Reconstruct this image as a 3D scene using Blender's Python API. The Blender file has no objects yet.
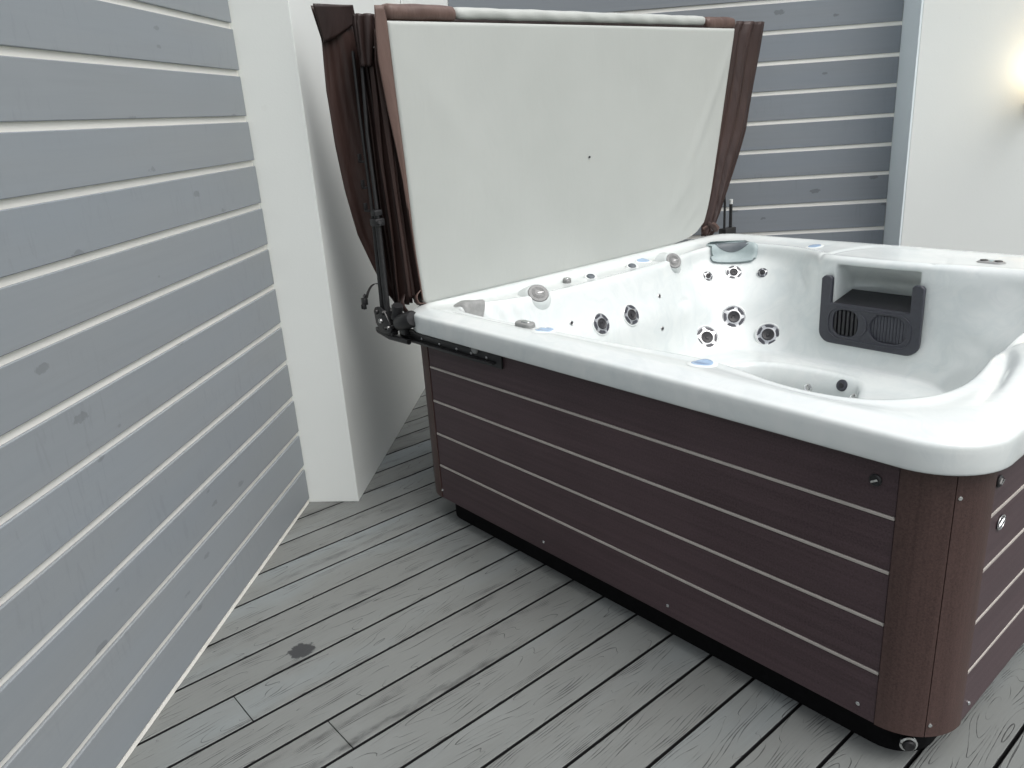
import bpy, bmesh, math, random
import numpy as np
from mathutils import Vector, Matrix, Quaternion
from mathutils.bvhtree import BVHTree

random.seed(7)
R = math.radians
scene = bpy.context.scene
COL = scene.collection

# ------------------------------------------------------------------ helpers
def link(o):
    COL.objects.link(o)
    return o

def tag(o, label=None, cat=None, group=None, kind=None):
    if label: o['label'] = label
    if cat: o['category'] = cat
    if group: o['group'] = group
    if kind: o['kind'] = kind
    return o

def empty(name, loc, rz=0.0):
    o = bpy.data.objects.new(name, None)
    o.location = loc
    o.rotation_euler = (0, 0, rz)
    o.empty_display_size = 0.1
    return link(o)

def obj(name, bm, mat, parent=None, origin=None, smooth=None, matrix=None):
    """one mesh object out of a bmesh whose coordinates are in the thing's frame"""
    if origin is None:
        origin = parent.get('o_', (0, 0, 0)) if parent is not None else (0, 0, 0)
    bmesh.ops.translate(bm, verts=bm.verts, vec=-Vector(origin))
    me = bpy.data.meshes.new(name)
    bm.normal_update()
    bm.to_mesh(me)
    bm.free()
    if isinstance(mat, (list, tuple)):
        for m in mat: me.materials.append(m)
    else:
        me.materials.append(mat)
    o = bpy.data.objects.new(name, me)
    link(o)
    if parent is not None:
        o.parent = parent
        o['o_'] = tuple(origin)
    if smooth is not None:
        me.polygons.foreach_set('use_smooth', [True] * len(me.polygons))
        if smooth < 180:
            me.set_sharp_from_angle(angle=R(smooth))
    if matrix is not None:
        o.matrix_local = matrix
    return o

def BM():
    return bmesh.new()

def box(bm, a, b, bev=0.0, seg=2, mi=0, f=None):
    """axis-aligned box a..b, edges rounded, optional map f of coordinates"""
    t = bmesh.new()
    bmesh.ops.create_cube(t, size=1.0)
    for v in t.verts:
        v.co = Vector([a[i] + (v.co[i] + .5) * (b[i] - a[i]) for i in range(3)])
    if bev > 0:
        bmesh.ops.bevel(t, geom=list(t.edges), offset=bev, segments=seg, affect='EDGES', profile=.5)
    merge(bm, t, f, mi)

def merge(bm, t, f=None, mi=0):
    vm = {}
    for v in t.verts:
        c = Vector(f(*v.co)) if f else v.co
        vm[v] = bm.verts.new(c)
    for fc in t.faces:
        try:
            nf = bm.faces.new([vm[v] for v in fc.verts])
            nf.material_index = mi if mi else fc.material_index
        except ValueError:
            pass
    t.free()

def tube(bm, pts, r, n=10, caps=True, mi=0):
    pts = [Vector(p) for p in pts]
    rs = r if isinstance(r, (list, tuple)) else [r] * len(pts)
    rings = []
    up = None
    for i, p in enumerate(pts):
        d = (pts[min(i + 1, len(pts) - 1)] - pts[max(i - 1, 0)]).normalized()
        if up is None:
            up = d.orthogonal().normalized()
        up = (up - d * up.dot(d)).normalized()
        sd = d.cross(up)
        rings.append([bm.verts.new(p + (up * math.cos(2 * math.pi * k / n) + sd * math.sin(2 * math.pi * k / n)) * rs[i]) for k in range(n)])
    for a, b in zip(rings, rings[1:]):
        for k in range(n):
            f = bm.faces.new((a[k], a[(k + 1) % n], b[(k + 1) % n], b[k])); f.material_index = mi
    if caps:
        f = bm.faces.new(rings[0][::-1]); f.material_index = mi
        f = bm.faces.new(rings[-1]); f.material_index = mi

def lathe(bm, prof, n=32, M=None, mi=0):
    """profile of (r, z) turned about z"""
    rings = []
    M = M or Matrix()
    for r, z in prof:
        if r < 1e-6:
            rings.append([bm.verts.new(M @ Vector((0, 0, z)))])
        else:
            rings.append([bm.verts.new(M @ Vector((r * math.cos(2 * math.pi * k / n), r * math.sin(2 * math.pi * k / n), z))) for k in range(n)])
    for a, b in zip(rings, rings[1:]):
        for k in range(n):
            k2 = (k + 1) % n
            if len(a) == 1 and len(b) == 1: continue
            if len(a) == 1: f = bm.faces.new((a[0], b[k], b[k2]))
            elif len(b) == 1: f = bm.faces.new((a[k], b[0], a[k2]))
            else: f = bm.faces.new((a[k], b[k], b[k2], a[k2]))
            f.material_index = mi

def prism(bm, poly, z0, z1, bev=0.0, f=None, mi=0, seg=2):
    """polygon (x,y) pushed from z0 to z1 (top edge rounded)"""
    t = bmesh.new()
    a = [t.verts.new((x, y, z0)) for x, y in poly]
    b = [t.verts.new((x, y, z1)) for x, y in poly]
    n = len(poly)
    t.faces.new(a[::-1]); top = t.faces.new(b)
    for k in range(n):
        t.faces.new((a[k], a[(k + 1) % n], b[(k + 1) % n], b[k]))
    bmesh.ops.recalc_face_normals(t, faces=t.faces)
    if bev > 0:
        bmesh.ops.bevel(t, geom=list(top.edges), offset=bev, segments=seg, affect='EDGES', profile=.5)
    merge(bm, t, f, mi)

def rrect(x0, x1, y0, y1, r, n=6):
    out = []
    for cx, cy, a0 in ((x1 - r, y0 + r, -90), (x1 - r, y1 - r, 0), (x0 + r, y1 - r, 90), (x0 + r, y0 + r, 180)):
        for k in range(n + 1):
            a = R(a0 + 90 * k / n)
            out.append((cx + r * math.cos(a), cy + r * math.sin(a)))
    return out

def grid_mesh(bm, P, closed_u=False, mi=0, flip=False):
    """P[i][j] -> quads"""
    V = [[bm.verts.new(p) for p in row] for row in P]
    ni, nj = len(V), len(V[0])
    for i in range(ni - (0 if closed_u else 1)):
        a, b = V[i], V[(i + 1) % ni]
        for j in range(nj - 1):
            q = (a[j], b[j], b[j + 1], a[j + 1])
            f = bm.faces.new(q[::-1] if flip else q); f.material_index = mi
    return V

def solidify(o, th, offset=0):
    m = o.modifiers.new('thickness', 'SOLIDIFY'); m.thickness = th; m.offset = offset

# ------------------------------------------------------------------ materials
class NT:
    def __init__(s, name):
        s.m = bpy.data.materials.new(name); s.m.use_nodes = True
        s.t = s.m.node_tree; s.b = s.t.nodes['Principled BSDF']
    def n(s, typ, **kw):
        nd = s.t.nodes.new(typ)
        for k, v in kw.items():
            if k.startswith('i_'):
                key = k[2:]
                nd.inputs[int(key) if key.isdigit() else key].default_value = v
            else: setattr(nd, k, v)
        return nd
    def l(s, a, b): s.t.links.new(a, b)
    def math(s, op, a, b=None, c=None, clamp=False):
        nd = s.t.nodes.new('ShaderNodeMath'); nd.operation = op; nd.use_clamp = clamp
        for i, x in enumerate((a, b, c)):
            if x is None: continue
            if isinstance(x, (int, float)): nd.inputs[i].default_value = x
            else: s.l(x, nd.inputs[i])
        return nd.outputs[0]
    def noise(s, vec, scale, detail=4, rough=.5, dist=0, dim='3D'):
        nd = s.n('ShaderNodeTexNoise', noise_dimensions=dim)
        nd.inputs['Scale'].default_value = scale; nd.inputs['Detail'].default_value = detail
        nd.inputs['Roughness'].default_value = rough; nd.inputs['Distortion'].default_value = dist
        if vec is not None: s.l(vec, nd.inputs['Vector'])
        return nd.outputs['Fac']
    def coord(s): return s.n('ShaderNodeTexCoord').outputs['Object']
    def geo(s): return s.n('ShaderNodeNewGeometry').outputs['Position']
    def mapv(s, vec, scale=(1, 1, 1), rot=(0, 0, 0), loc=(0, 0, 0)):
        nd = s.n('ShaderNodeMapping')
        nd.inputs['Scale'].default_value = scale; nd.inputs['Rotation'].default_value = rot; nd.inputs['Location'].default_value = loc
        s.l(vec, nd.inputs['Vector']); return nd.outputs[0]
    def ramp(s, fac, stops, interp='LINEAR'):
        nd = s.n('ShaderNodeValToRGB'); r = nd.color_ramp; r.interpolation = interp
        while len(r.elements) < len(stops): r.elements.new(.5)
        for e, (p, c) in zip(r.elements, stops):
            e.position = p; e.color = (*c, 1) if len(c) == 3 else c
        s.l(fac, nd.inputs[0]); return nd.outputs[0]
    def mix(s, fac, a, b, mode='MIX'):
        nd = s.n('ShaderNodeMix', data_type='RGBA', blend_type=mode)
        for i, x in ((0, fac), (6, a), (7, b)):
            if isinstance(x, (int, float)): nd.inputs[i].default_value = x
            elif isinstance(x, tuple): nd.inputs[i].default_value = (*x, 1) if len(x) == 3 else x
            else: s.l(x, nd.inputs[i])
        return nd.outputs[2]
    def bump(s, h, strength=.3, dist=.002):
        nd = s.n('ShaderNodeBump'); nd.inputs['Strength'].default_value = strength; nd.inputs['Distance'].default_value = dist
        s.l(h, nd.inputs['Height']); s.l(nd.outputs[0], s.b.inputs['Normal'])
    def set(s, **kw):
        for k, v in kw.items():
            k = k.replace('_', ' ')
            if isinstance(v, (int, float)): s.b.inputs[k].default_value = v
            elif isinstance(v, tuple): s.b.inputs[k].default_value = (*v, 1)
            else: s.l(v, s.b.inputs[k])
        return s

def plain(name, col, rough=.4, metal=0.0, nz=.12, sc=40, bump=.0, coat=0.0, stretch=(1, 1, 1)):
    m = NT(name); v = m.mapv(m.coord(), stretch)
    f = m.noise(v, sc, 4, .6)
    a = tuple(c * (1 - nz) for c in col); b = tuple(min(1, c * (1 + nz)) for c in col)
    m.set(Base_Color=m.ramp(f, [(.3, a), (.7, b)]), Roughness=rough, Metallic=metal)
    if coat: m.set(Coat_Weight=coat, Coat_Roughness=.08)
    if bump: m.bump(f, bump, .002)
    return m.m

def m_white_wall(name, col=(.77, .80, .775)):
    m = NT(name); p = m.geo()
    big = m.noise(p, 1.3, 2, .5); fine = m.noise(p, 110, 2, .6)
    dirt = m.noise(p, 5, 4, .65)
    c = m.ramp(big, [(.25, tuple(x * .95 for x in col)), (.75, col)])
    c = m.mix(m.math('MULTIPLY', m.math('GREATER_THAN', dirt, .70), .05), c, (.45, .43, .40))
    m.set(Base_Color=c, Roughness=.75)
    m.bump(fine, .16, .002)
    return m.m

def m_board(name, col, along, kn=.40):
    """painted spruce planks: grain runs along one axis, small knots, scuffs"""
    m = NT(name); p = m.geo()
    z = m.n('ShaderNodeSeparateXYZ'); m.l(p, z.inputs[0])
    idx = m.math('FLOOR', m.math('DIVIDE', m.math('SUBTRACT', z.outputs[2], .0154), .16718))
    cmb = m.n('ShaderNodeCombineXYZ')
    m.l(m.math('MULTIPLY_ADD', idx, 3.71, z.outputs[along]), cmb.inputs[0]); m.l(z.outputs[2], cmb.inputs[1]); m.l(idx, cmb.inputs[2])
    v = cmb.outputs[0]
    wn = m.n('ShaderNodeTexWhiteNoise', noise_dimensions='1D'); m.l(idx, wn.inputs['W'])
    grain = m.noise(m.mapv(v, (2.2, 60, 1)), 1.0, 4, .62, .3)
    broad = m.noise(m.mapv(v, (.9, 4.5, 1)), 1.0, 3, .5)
    scuff = m.noise(m.mapv(v, (38, 7, 1), rot=(0, 0, .35)), 1.0, 3, .55, 1.0)
    reg = m.noise(m.mapv(v, (1.4, 3, 1)), 1.0, 2, .5)
    # knots: sparse voronoi dots, stretched a little along the plank
    vo = m.n('ShaderNodeTexVoronoi', feature='F1'); vo.inputs['Scale'].default_value = 1.0
    m.l(m.mapv(v, (5.5, 13.0, 1)), vo.inputs['Vector'])
    sep = m.n('ShaderNodeSeparateColor'); m.l(vo.outputs['Color'], sep.inputs[0])
    rad = m.math('MULTIPLY_ADD', sep.outputs[0], .30, -.13)
    kd = m.math('SUBTRACT', vo.outputs['Distance'], m.math('MULTIPLY', rad, m.math('MULTIPLY_ADD', m.noise(v, 60, 2), 1.6, .2)))
    knot = m.ramp(kd, [(.0, (1, 1, 1)), (.035, (0, 0, 0))])
    c = m.ramp(grain, [(.25, tuple(x * .94 for x in col)), (.55, col), (.85, tuple(x * 1.035 for x in col))])
    c = m.mix(m.math('MULTIPLY', m.math('SUBTRACT', broad, .35, clamp=True), 1.2), c, tuple(x * y for x, y in zip(col, (.90, .97, 1.06))))  # the sky's blue cast put into the colour as broad blotches
    c = m.mix(m.math('MULTIPLY', wn.outputs['Value'], .26), c, tuple(x * .80 for x in col))
    sc = m.math('MULTIPLY', m.ramp(scuff, [(.55, (0, 0, 0)), (.68, (1, 1, 1))]), m.ramp(reg, [(.46, (0, 0, 0)), (.62, (1, 1, 1))]))
    c = m.mix(m.math('MULTIPLY', sc, .20), c, tuple(x * .6 for x in col))
    c = m.mix(m.math('MULTIPLY', knot, kn), c, tuple(x * .42 for x in col))
    m.set(Base_Color=c, Roughness=m.math('MULTIPLY_ADD', grain, .2, .46))
    m.bump(m.math('ADD', grain, m.math('MULTIPLY', knot, -.8)), .12, .002)
    return m.m

DECK_A = R(46.1)
DECK_P = .1527
DECK_C = (.594, 1.730)           # a point on a gap line
def m_deck():
    m = NT('deck_composite'); p = m.geo()
    v = m.mapv(p, loc=(0, 0, 0))
    rot = m.n('ShaderNodeVectorRotate', rotation_type='Z_AXIS'); rot.inputs['Center'].default_value = (*DECK_C, 0)
    rot.inputs['Angle'].default_value = -DECK_A
    m.l(v, rot.inputs['Vector'])
    s = m.n('ShaderNodeSeparateXYZ'); m.l(rot.outputs[0], s.inputs[0])
    x = s.outputs[0]; y = m.math('SUBTRACT', s.outputs[1], DECK_C[1])
    idx = m.math('FLOOR', m.math('DIVIDE', y, DECK_P))
    wn = m.n('ShaderNodeTexWhiteNoise', noise_dimensions='1D'); m.l(idx, wn.inputs['W'])
    rnd = wn.outputs['Value']
    yl = m.math('SUBTRACT', y, m.math('MULTIPLY', idx, DECK_P))         # 0..pitch across the board
    yc = m.math('DIVIDE', m.math('SUBTRACT', yl, DECK_P * .5), DECK_P)     # -.5..+.5
    xo = m.math('MULTIPLY_ADD', rnd, 31.0, x)
    # embossed cathedral grain: level lines of a smooth field stretched along the board
    cv = m.n('ShaderNodeCombineXYZ'); m.l(m.math('MULTIPLY', xo, 1.55), cv.inputs[0]); m.l(m.math('MULTIPLY', yl, 11.5), cv.inputs[1]); m.l(m.math('MULTIPLY', idx, 7.3), cv.inputs[2])
    def field(ox, oy):
        cv2 = m.n('ShaderNodeVectorMath', operation='ADD'); m.l(cv.outputs[0], cv2.inputs[0]); cv2.inputs[1].default_value = (1.55 * ox, 11.5 * oy, 0)
        nz_ = m.noise(cv2.outputs[0], 1.0, 1.5, .4, 0)
        y2 = m.math('ADD', yc, oy / DECK_P)
        ar = m.math('MULTIPLY', m.math('MULTIPLY', y2, y2), m.math('MULTIPLY_ADD', rnd, 2.4, -.6))
        return m.math('MULTIPLY', m.math('ADD', nz_, ar), 19.0)
    e = .002
    fa = field(0, 0); gx = m.math('SUBTRACT', field(e * 2, 0), fa); gy = m.math('SUBTRACT', field(0, e), fa)
    g = m.math('SQRT', m.math('ADD', m.math('MULTIPLY', m.math('MULTIPLY', gx, gx), .25), m.math('ADD', m.math('MULTIPLY', gy, gy), .00012)))
    tri = m.math('ABSOLUTE', m.math('SUBTRACT', m.math('FRACT', fa), .5))
    dist = m.math('DIVIDE', m.math('MULTIPLY', tri, e), g)               # metres from the nearest grain line
    cb = m.n('ShaderNodeCombineXYZ'); m.l(m.math('MULTIPLY', xo, 9.0), cb.inputs[0]); m.l(m.math('MULTIPLY', yl, 26.0), cb.inputs[1]); m.l(idx, cb.inputs[2])
    brk = m.noise(cb.outputs[0], 1.0, 3, .55)
    wd = m.math('MULTIPLY_ADD', brk, .0070, -.00275)
    line = m.ramp(m.math('DIVIDE', m.math('SUBTRACT', wd, dist), .0010), [(.0, (0, 0, 0)), (1.0, (1, 1, 1))])
    # tone: per board, soft bluish and brownish streaks, dust
    cs = m.n('ShaderNodeCombineXYZ'); m.l(m.math('MULTIPLY', xo, .8), cs.inputs[0]); m.l(m.math('MULTIPLY', yl, 2.2), cs.inputs[1]); m.l(idx, cs.inputs[2])
    st = m.noise(cs.outputs[0], 1.0, 4, .55)
    fs = m.n('ShaderNodeCombineXYZ'); m.l(m.math('MULTIPLY', xo, 5.0), fs.inputs[0]); m.l(m.math('MULTIPLY', yl, 170.0), fs.inputs[1]); m.l(idx, fs.inputs[2])
    fine = m.noise(fs.outputs[0], 1.0, 5, .6)
    dust = m.noise(p, 2.2, 5, .6)
    base = m.ramp(st, [(.30, (.146, .153, .147)), (.50, (.162, .172, .166)), (.64, (.176, .196, .198)), (.80, (.205, .232, .240))])
    base = m.mix(m.math('MULTIPLY', m.math('SUBTRACT', rnd, .35, clamp=True), .50), base, (.140, .144, .136))
    base = m.mix(m.math('MULTIPLY', m.ramp(fine, [(.35, (1, 1, 1)), (.6, (0, 0, 0))]), .14), base, (.105, .108, .104))
    base = m.mix(m.math('MULTIPLY', m.ramp(dust, [(.52, (0, 0, 0)), (.75, (1, 1, 1))]), .30), base, (.24, .26, .258))
    base = m.mix(m.math('MULTIPLY', line, .85), base, (.035, .036, .036))
    # a wet blot on one board
    wx, wy = -1.008, 2.119
    dx = m.math('SUBTRACT', x, DECK_C[0] + (wx - DECK_C[0]) * math.cos(DECK_A) + (wy - DECK_C[1]) * math.sin(DECK_A))
    dy = m.math('SUBTRACT', y, -(wx - DECK_C[0]) * math.sin(DECK_A) + (wy - DECK_C[1]) * math.cos(DECK_A))
    d = m.math('SQRT', m.math('ADD', m.math('POWER', m.math('DIVIDE', dx, .050), 2), m.math('POWER', m.math('DIVIDE', dy, .042), 2)))
    dn = m.math('ADD', d, m.math('MULTIPLY_ADD', m.noise(p, 42, 3, .6), 1.1, -.55))
    wet = m.ramp(dn, [(.80, (1, 1, 1)), (.93, (0, 0, 0))])
    base = m.mix(m.math('MULTIPLY', wet, .93), base, (.030, .031, .033))
    m.set(Base_Color=base, Roughness=m.math('MULTIPLY_ADD', st, .25, m.math('MULTIPLY_ADD', wet, -.1, .48)))
    m.set(Specular_IOR_Level=.4)
    m.bump(m.math('SUBTRACT', m.math('MULTIPLY', fine, .35), line), .6, .0025)
    return m.m

def m_acrylic():
    m = NT('marbled_acrylic'); v = m.coord()
    w = m.noise(v, 1.7, 3, .5)
    cv = m.n('ShaderNodeVectorMath', operation='MULTIPLY_ADD')
    nn = m.n('ShaderNodeTexNoise'); nn.inputs['Scale'].default_value = 2.1; nn.inputs['Detail'].default_value = 3
    m.l(v, nn.inputs['Vector']); m.l(nn.outputs['Color'], cv.inputs[0]); cv.inputs[1].default_value = (1.1, 1.1, 1.1); m.l(v, cv.inputs[2])
    sw = m.noise(m.mapv(cv.outputs[0], (3, 3, 1.2), rot=(.3, .4, .6)), 1.6, 4, .62, .8)
    vein = m.noise(m.mapv(cv.outputs[0], (1.2, 4.5, 2.2), rot=(0, .5, -.5)), 1.9, 5, .66, 1.4)
    c = m.ramp(sw, [(.28, (.56, .605, .607)), (.5, (.615, .650, .642)), (.72, (.648, .672, .664))])
    c = m.mix(m.math('MULTIPLY', m.ramp(vein, [(.50, (0, 0, 0)), (.60, (1, 1, 1)), (.70, (0, 0, 0))]), .18), c, (.47, .52, .535))
    m.set(Base_Color=c, Roughness=.16, Coat_Weight=.35, Coat_Roughness=.06, Subsurface_Weight=0.0)
    return m.m

def m_cabinet(name, lo, hi, vertical):
    m = NT(name); v = m.coord()
    sc = (70, 70, 1.6) if vertical else (1.6, 1.6, 70)
    st = m.noise(m.mapv(v, sc), 1.0, 4, .65)
    sp = m.noise(v, 190, 3, .7)
    bl = m.noise(v, 2.3, 3, .5)
    f = m.math('ADD', m.math('MULTIPLY', st, .34), m.math('ADD', m.math('MULTIPLY', sp, .60), m.math('MULTIPLY', bl, .24)))
    m.set(Base_Color=m.ramp(f, [(.42, lo), (.72, hi)]), Roughness=m.math('MULTIPLY_ADD', sp, .25, .34), Specular_IOR_Level=.36)
    m.bump(m.math('ADD', m.math('MULTIPLY', st, .6), sp), .35, .0012)
    return m.m

def m_vinyl(name, lo, hi, rough=.42, sc=3.0):
    m = NT(name); v = m.coord()
    a = m.noise(m.mapv(v, (3, 3, 1)), sc, 5, .55); g = m.noise(v, 420, 2, .5)
    wr = m.noise(m.mapv(v, (9, 9, 1.6)), 2.2, 4, .5, .6)
    m.set(Base_Color=m.ramp(a, [(.3, lo), (.7, hi)]), Roughness=rough, Specular_IOR_Level=.32)
    m.bump(m.math('ADD', m.math('MULTIPLY', g, .05), wr), .55, .012)
    return m.m

def m_liner():
    m = NT('pale_grey_liner_vinyl'); v = m.coord()
    a = m.noise(v, 1.6, 4, .5); g = m.noise(v, 500, 2, .5)
    wr = m.noise(m.mapv(v, (4, 3.2, 1.1), rot=(.6, 0, 0)), 1.6, 4, .55, .5)
    m.set(Base_Color=m.ramp(a, [(.3, (.390, .410, .390)), (.7, (.430, .450, .430))]), Roughness=.46, Specular_IOR_Level=.4)
    m.bump(m.math('ADD', m.math('MULTIPLY', g, .06), wr), .32, .016)
    return m.m

M_WALL = m_white_wall('white_render')
M_WALL2 = m_white_wall('white_render_corner', (.76, .78, .765))
M_PILLAR = m_white_wall('white_render_pillar', (.755, .785, .76))
M_EDGE = m_white_wall('white_render_sky_light', (.84, .92, .945))  # wall reveal colour with its bluish sky light painted in
M_BATTEN = m_white_wall('cream_backing', (.93, .92, .86))
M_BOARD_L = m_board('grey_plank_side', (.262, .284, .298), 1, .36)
M_BOARD_B = m_board('grey_plank_back', (.232, .254, .274), 0, .55)
M_DECK = m_deck()
M_ACR = m_acrylic()
M_PANEL = m_cabinet('brown_panel', (.036, .022, .025), (.082, .053, .059), False)
M_POST = m_cabinet('brown_corner_post', (.040, .0225, .020), (.084, .050, .044), True)
M_STRIP = plain('beige_strip', (.40, .37, .34), .4, 0, .08, 30)
M_BLACK = plain('black_plastic_and_gap_shade', (.012, .012, .013), .45, 0, .3, 60)
M_BASE = plain('matt_black_base', (.0045, .0045, .005), .8, 0, .3, 60); M_BASE.node_tree.nodes['Principled BSDF'].inputs['Specular IOR Level'].default_value = .12
M_BLACKM = plain('black_powder_coat', (.018, .018, .019), .36, 0, .3, 80)
M_DARK = plain('charcoal_plastic', (.034, .036, .047), .42, 0, .15, 90)
M_DARKER = plain('grille_black', (.016, .016, .019), .5, 0, .2, 60)
M_CHROME = plain('chrome', (.72, .73, .73), .14, 1.0, .05, 60)
M_JET = plain('satin_chrome', (.42, .43, .435), .26, .9, .1, 60)
M_STEEL = plain('steel', (.45, .45, .45), .3, 1.0, .1, 60)
M_GREY = plain('grey_plastic', (.23, .235, .23), .4, 0, .1, 70)
M_KNOB = plain('dark_grey_knob', (.185, .188, .185), .45, 0, .15, 120)
M_GREYL = plain('pale_grey_pillow', (.29, .35, .355), .5, 0, .06, 50)
M_GREYD = plain('dark_grey_pillow', (.085, .100, .112), .5, 0, .08, 50)
M_LED = plain('blue_lens', (.30, .42, .58), .15, 0, .1, 90, coat=.5)
M_CLEARW = plain('white_plastic', (.64, .67, .66), .25, 0, .03, 50)
M_SKIRT = m_vinyl('brown_vinyl', (.026, .0145, .0125), (.052, .031, .027))
M_SKIRTL = m_vinyl('faded_brown_vinyl', (.080, .048, .040), (.140, .092, .078), .45)
M_SKIRTD = m_vinyl('dark_brown_vinyl', (.018, .011, .010), (.034, .021, .019))
M_LINER = m_liner()
M_WEB = plain('black_webbing', (.014, .012, .012), .7, 0, .3, 200)
M_SOIL = plain('ground_soil', (.11, .12, .07), .9, 0, .4, 3)

def emis(name, col, st):
    m = NT(name); m.set(Base_Color=(.9, .85, .7)); m.b.inputs['Emission Color'].default_value = (*col, 1); m.b.inputs['Emission Strength'].default_value = st
    return m.m
M_BULB = emis('lit_bulb', (1.0, .78, .45), 9)
M_FROST = emis('lit_frosted_glass', (1.0, .80, .50), 5.0)
M_BRASS = plain('aged_brass', (.32, .20, .12), .35, .8, .15, 40)

# ------------------------------------------------------------------ camera
cam = bpy.data.cameras.new('camera')
co = link(bpy.data.objects.new('camera', cam))
rt = Vector((.99367084, .09258541, -.06360971)); dn = Vector((-.02983601, -.32839677, -.94406852)); fw = Vector((-.1082962, .93999123, -.32355592))
mw = Matrix((rt, -dn, -fw)).transposed().to_4x4()
mw.translation = (0, 0, 1.6445)
co.matrix_world = mw
cam.sensor_width = 36; cam.lens = 791.98 / 1024 * 36
cam.clip_start = .05; cam.clip_end = 600
scene.camera = co

# ------------------------------------------------------------------ light
w = bpy.data.worlds.new('World'); scene.world = w; w.use_nodes = True
nt = w.node_tree
bg = nt.nodes['Background']
sky = nt.nodes.new('ShaderNodeTexSky'); sky.sky_type = 'NISHITA'; sky.sun_disc = False
SUN_EL, SUN_AZ = 61.0, 124.0      # azimuth measured clockwise from +Y
sky.sun_elevation = R(SUN_EL); sky.sun_rotation = R(SUN_AZ)
sky.air_density = 1.0; sky.dust_density = 4.0; sky.ozone_density = 1.0
hs = nt.nodes.new('ShaderNodeHueSaturation'); hs.inputs['Saturation'].default_value = .26; hs.inputs['Value'].default_value = .92
nt.links.new(sky.outputs[0], hs.inputs['Color'])
tc = nt.nodes.new('ShaderNodeTexCoord'); sx = nt.nodes.new('ShaderNodeSeparateXYZ'); nt.links.new(tc.outputs['Generated'], sx.inputs[0])
gr = nt.nodes.new('ShaderNodeMapRange'); gr.inputs['From Min'].default_value = 0; gr.inputs['From Max'].default_value = 1
gr.inputs['To Min'].default_value = .72; gr.inputs['To Max'].default_value = 2.3
nt.links.new(sx.outputs[2], gr.inputs['Value'])
vm = nt.nodes.new('ShaderNodeVectorMath'); vm.operation = 'SCALE'
nt.links.new(hs.outputs[0], vm.inputs[0]); nt.links.new(gr.outputs[0], vm.inputs['Scale']); nt.links.new(vm.outputs[0], bg.inputs['Color'])
bg.inputs['Strength'].default_value = .15
sl = bpy.data.lights.new('sun', 'SUN'); sl.energy = .72; sl.angle = R(50); sl.color = (1.0, .965, .90)
so = link(bpy.data.objects.new('sun', sl))
sd = Vector((math.sin(R(SUN_AZ)) * math.cos(R(SUN_EL)), math.cos(R(SUN_AZ)) * math.cos(R(SUN_EL)), math.sin(R(SUN_EL))))
so.rotation_euler = (-sd).to_track_quat('-Z', 'Y').to_euler(); so.location = sd * 12
scene.view_settings.view_transform = 'Standard'; scene.view_settings.look = 'None'
scene.cycles.max_bounces = 8; scene.cycles.diffuse_bounces = 6; scene.cycles.glossy_bounces = 3
scene.view_settings.exposure = 0; scene.view_settings.gamma = 1

# ------------------------------------------------------------------ ground and deck
bm = BM(); bmesh.ops.create_grid(bm, x_segments=8, y_segments=8, size=250)
bmesh.ops.translate(bm, verts=bm.verts, vec=(0, 0, -.24))
tag(obj('ground', bm, M_SOIL), kind='structure')

bm = BM()
ca, sa = math.cos(DECK_A), math.sin(DECK_A)
def dk(x, y, z): return (DECK_C[0] + x * ca - y * sa, DECK_C[1] + x * sa + y * ca, z)
joints = {}
def gap_index(px, py): return math.floor((-(px - DECK_C[0]) * sa + (py - DECK_C[1]) * ca) / DECK_P)
def along(px, py): return (px - DECK_C[0]) * ca + (py - DECK_C[1]) * sa
joints[gap_index(-.76, 1.75)] = [along(-.76, 1.75)]
joints[gap_index(-1.078, 1.834)] = [along(-1.078, 1.834)]
rj = random.Random(3)
for k in range(-46, 50):
    y0, y1 = k * DECK_P + .0050, (k + 1) * DECK_P - .0050
    cuts = joints.get(k, [rj.choice((-6.2, -5.1, 5.4, 6.0))])
    ends = [-9] + cuts + [9]
    for a, b in zip(ends, ends[1:]):
        box(bm, (a + .0012, y0, -.025), (b - .0012, y1, 0), .0012, 1, f=dk)
for pco, pno in (((-1.50, 0, 0), (-1, 0, 0)), ((5.2, 0, 0), (1, 0, 0)), ((0, -3.2, 0), (0, -1, 0)), ((0, 5.45, 0), (0, 1, 0))):
    bmesh.ops.bisect_plane(bm, geom=bm.verts[:] + bm.edges[:] + bm.faces[:], plane_co=pco, plane_no=pno, clear_outer=True)
bm.normal_update()
for f in bm.faces: f.material_index = 1 if f.normal.z < .35 else 0  # board sides coloured black for the shade inside the gaps
tag(obj('deck', bm, [M_DECK, M_BLACK]), kind='structure')
bm = BM(); box(bm, (-1.5, -3.2, -.10), (5.2, 5.45, -.045))
tag(obj('deck_underlay', bm, M_BLACK), kind='structure')

# ------------------------------------------------------------------ walls
PITCH, BW, Z0 = .16718, .145, .0264
WX = -1.338; YE = 3.172
def cladding(name, label, x0, x1, y0, y1, z0, n, mat, facing, parent_parts):
    t = empty(name, ((x0 + x1) / 2, (y0 + y1) / 2, 0)); t['o_'] = tuple(t.location)
    tag(t, label, 'wall')
    bm = BM()
    for a, b in parent_parts: box(bm, a, b)
    obj('backing', bm, M_BATTEN, t)
    if facing == 'x':
        bm = BM(); box(bm, (x0 - .001, y0, 0), (x1 - .006, y1, z0 - .010), .0015, 1)
        obj('foot_trim', bm, M_BATTEN, t)
    bm = BM()
    rr = random.Random(11 if facing == 'x' else 14)
    for k in range(n):
        za = z0 + k * PITCH
        d = rr.uniform(-.0012, .0012)
        if facing == 'x': box(bm, (x0, y0, za), (x1 + d, y1 + d, za + BW), .0025, 2)
        else: box(bm, (x0, y0 + d, za), (x1 + d, y1, za + BW), .0025, 2)
    obj('planks', bm, mat, t)
    return t
WH = 3.3
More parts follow.
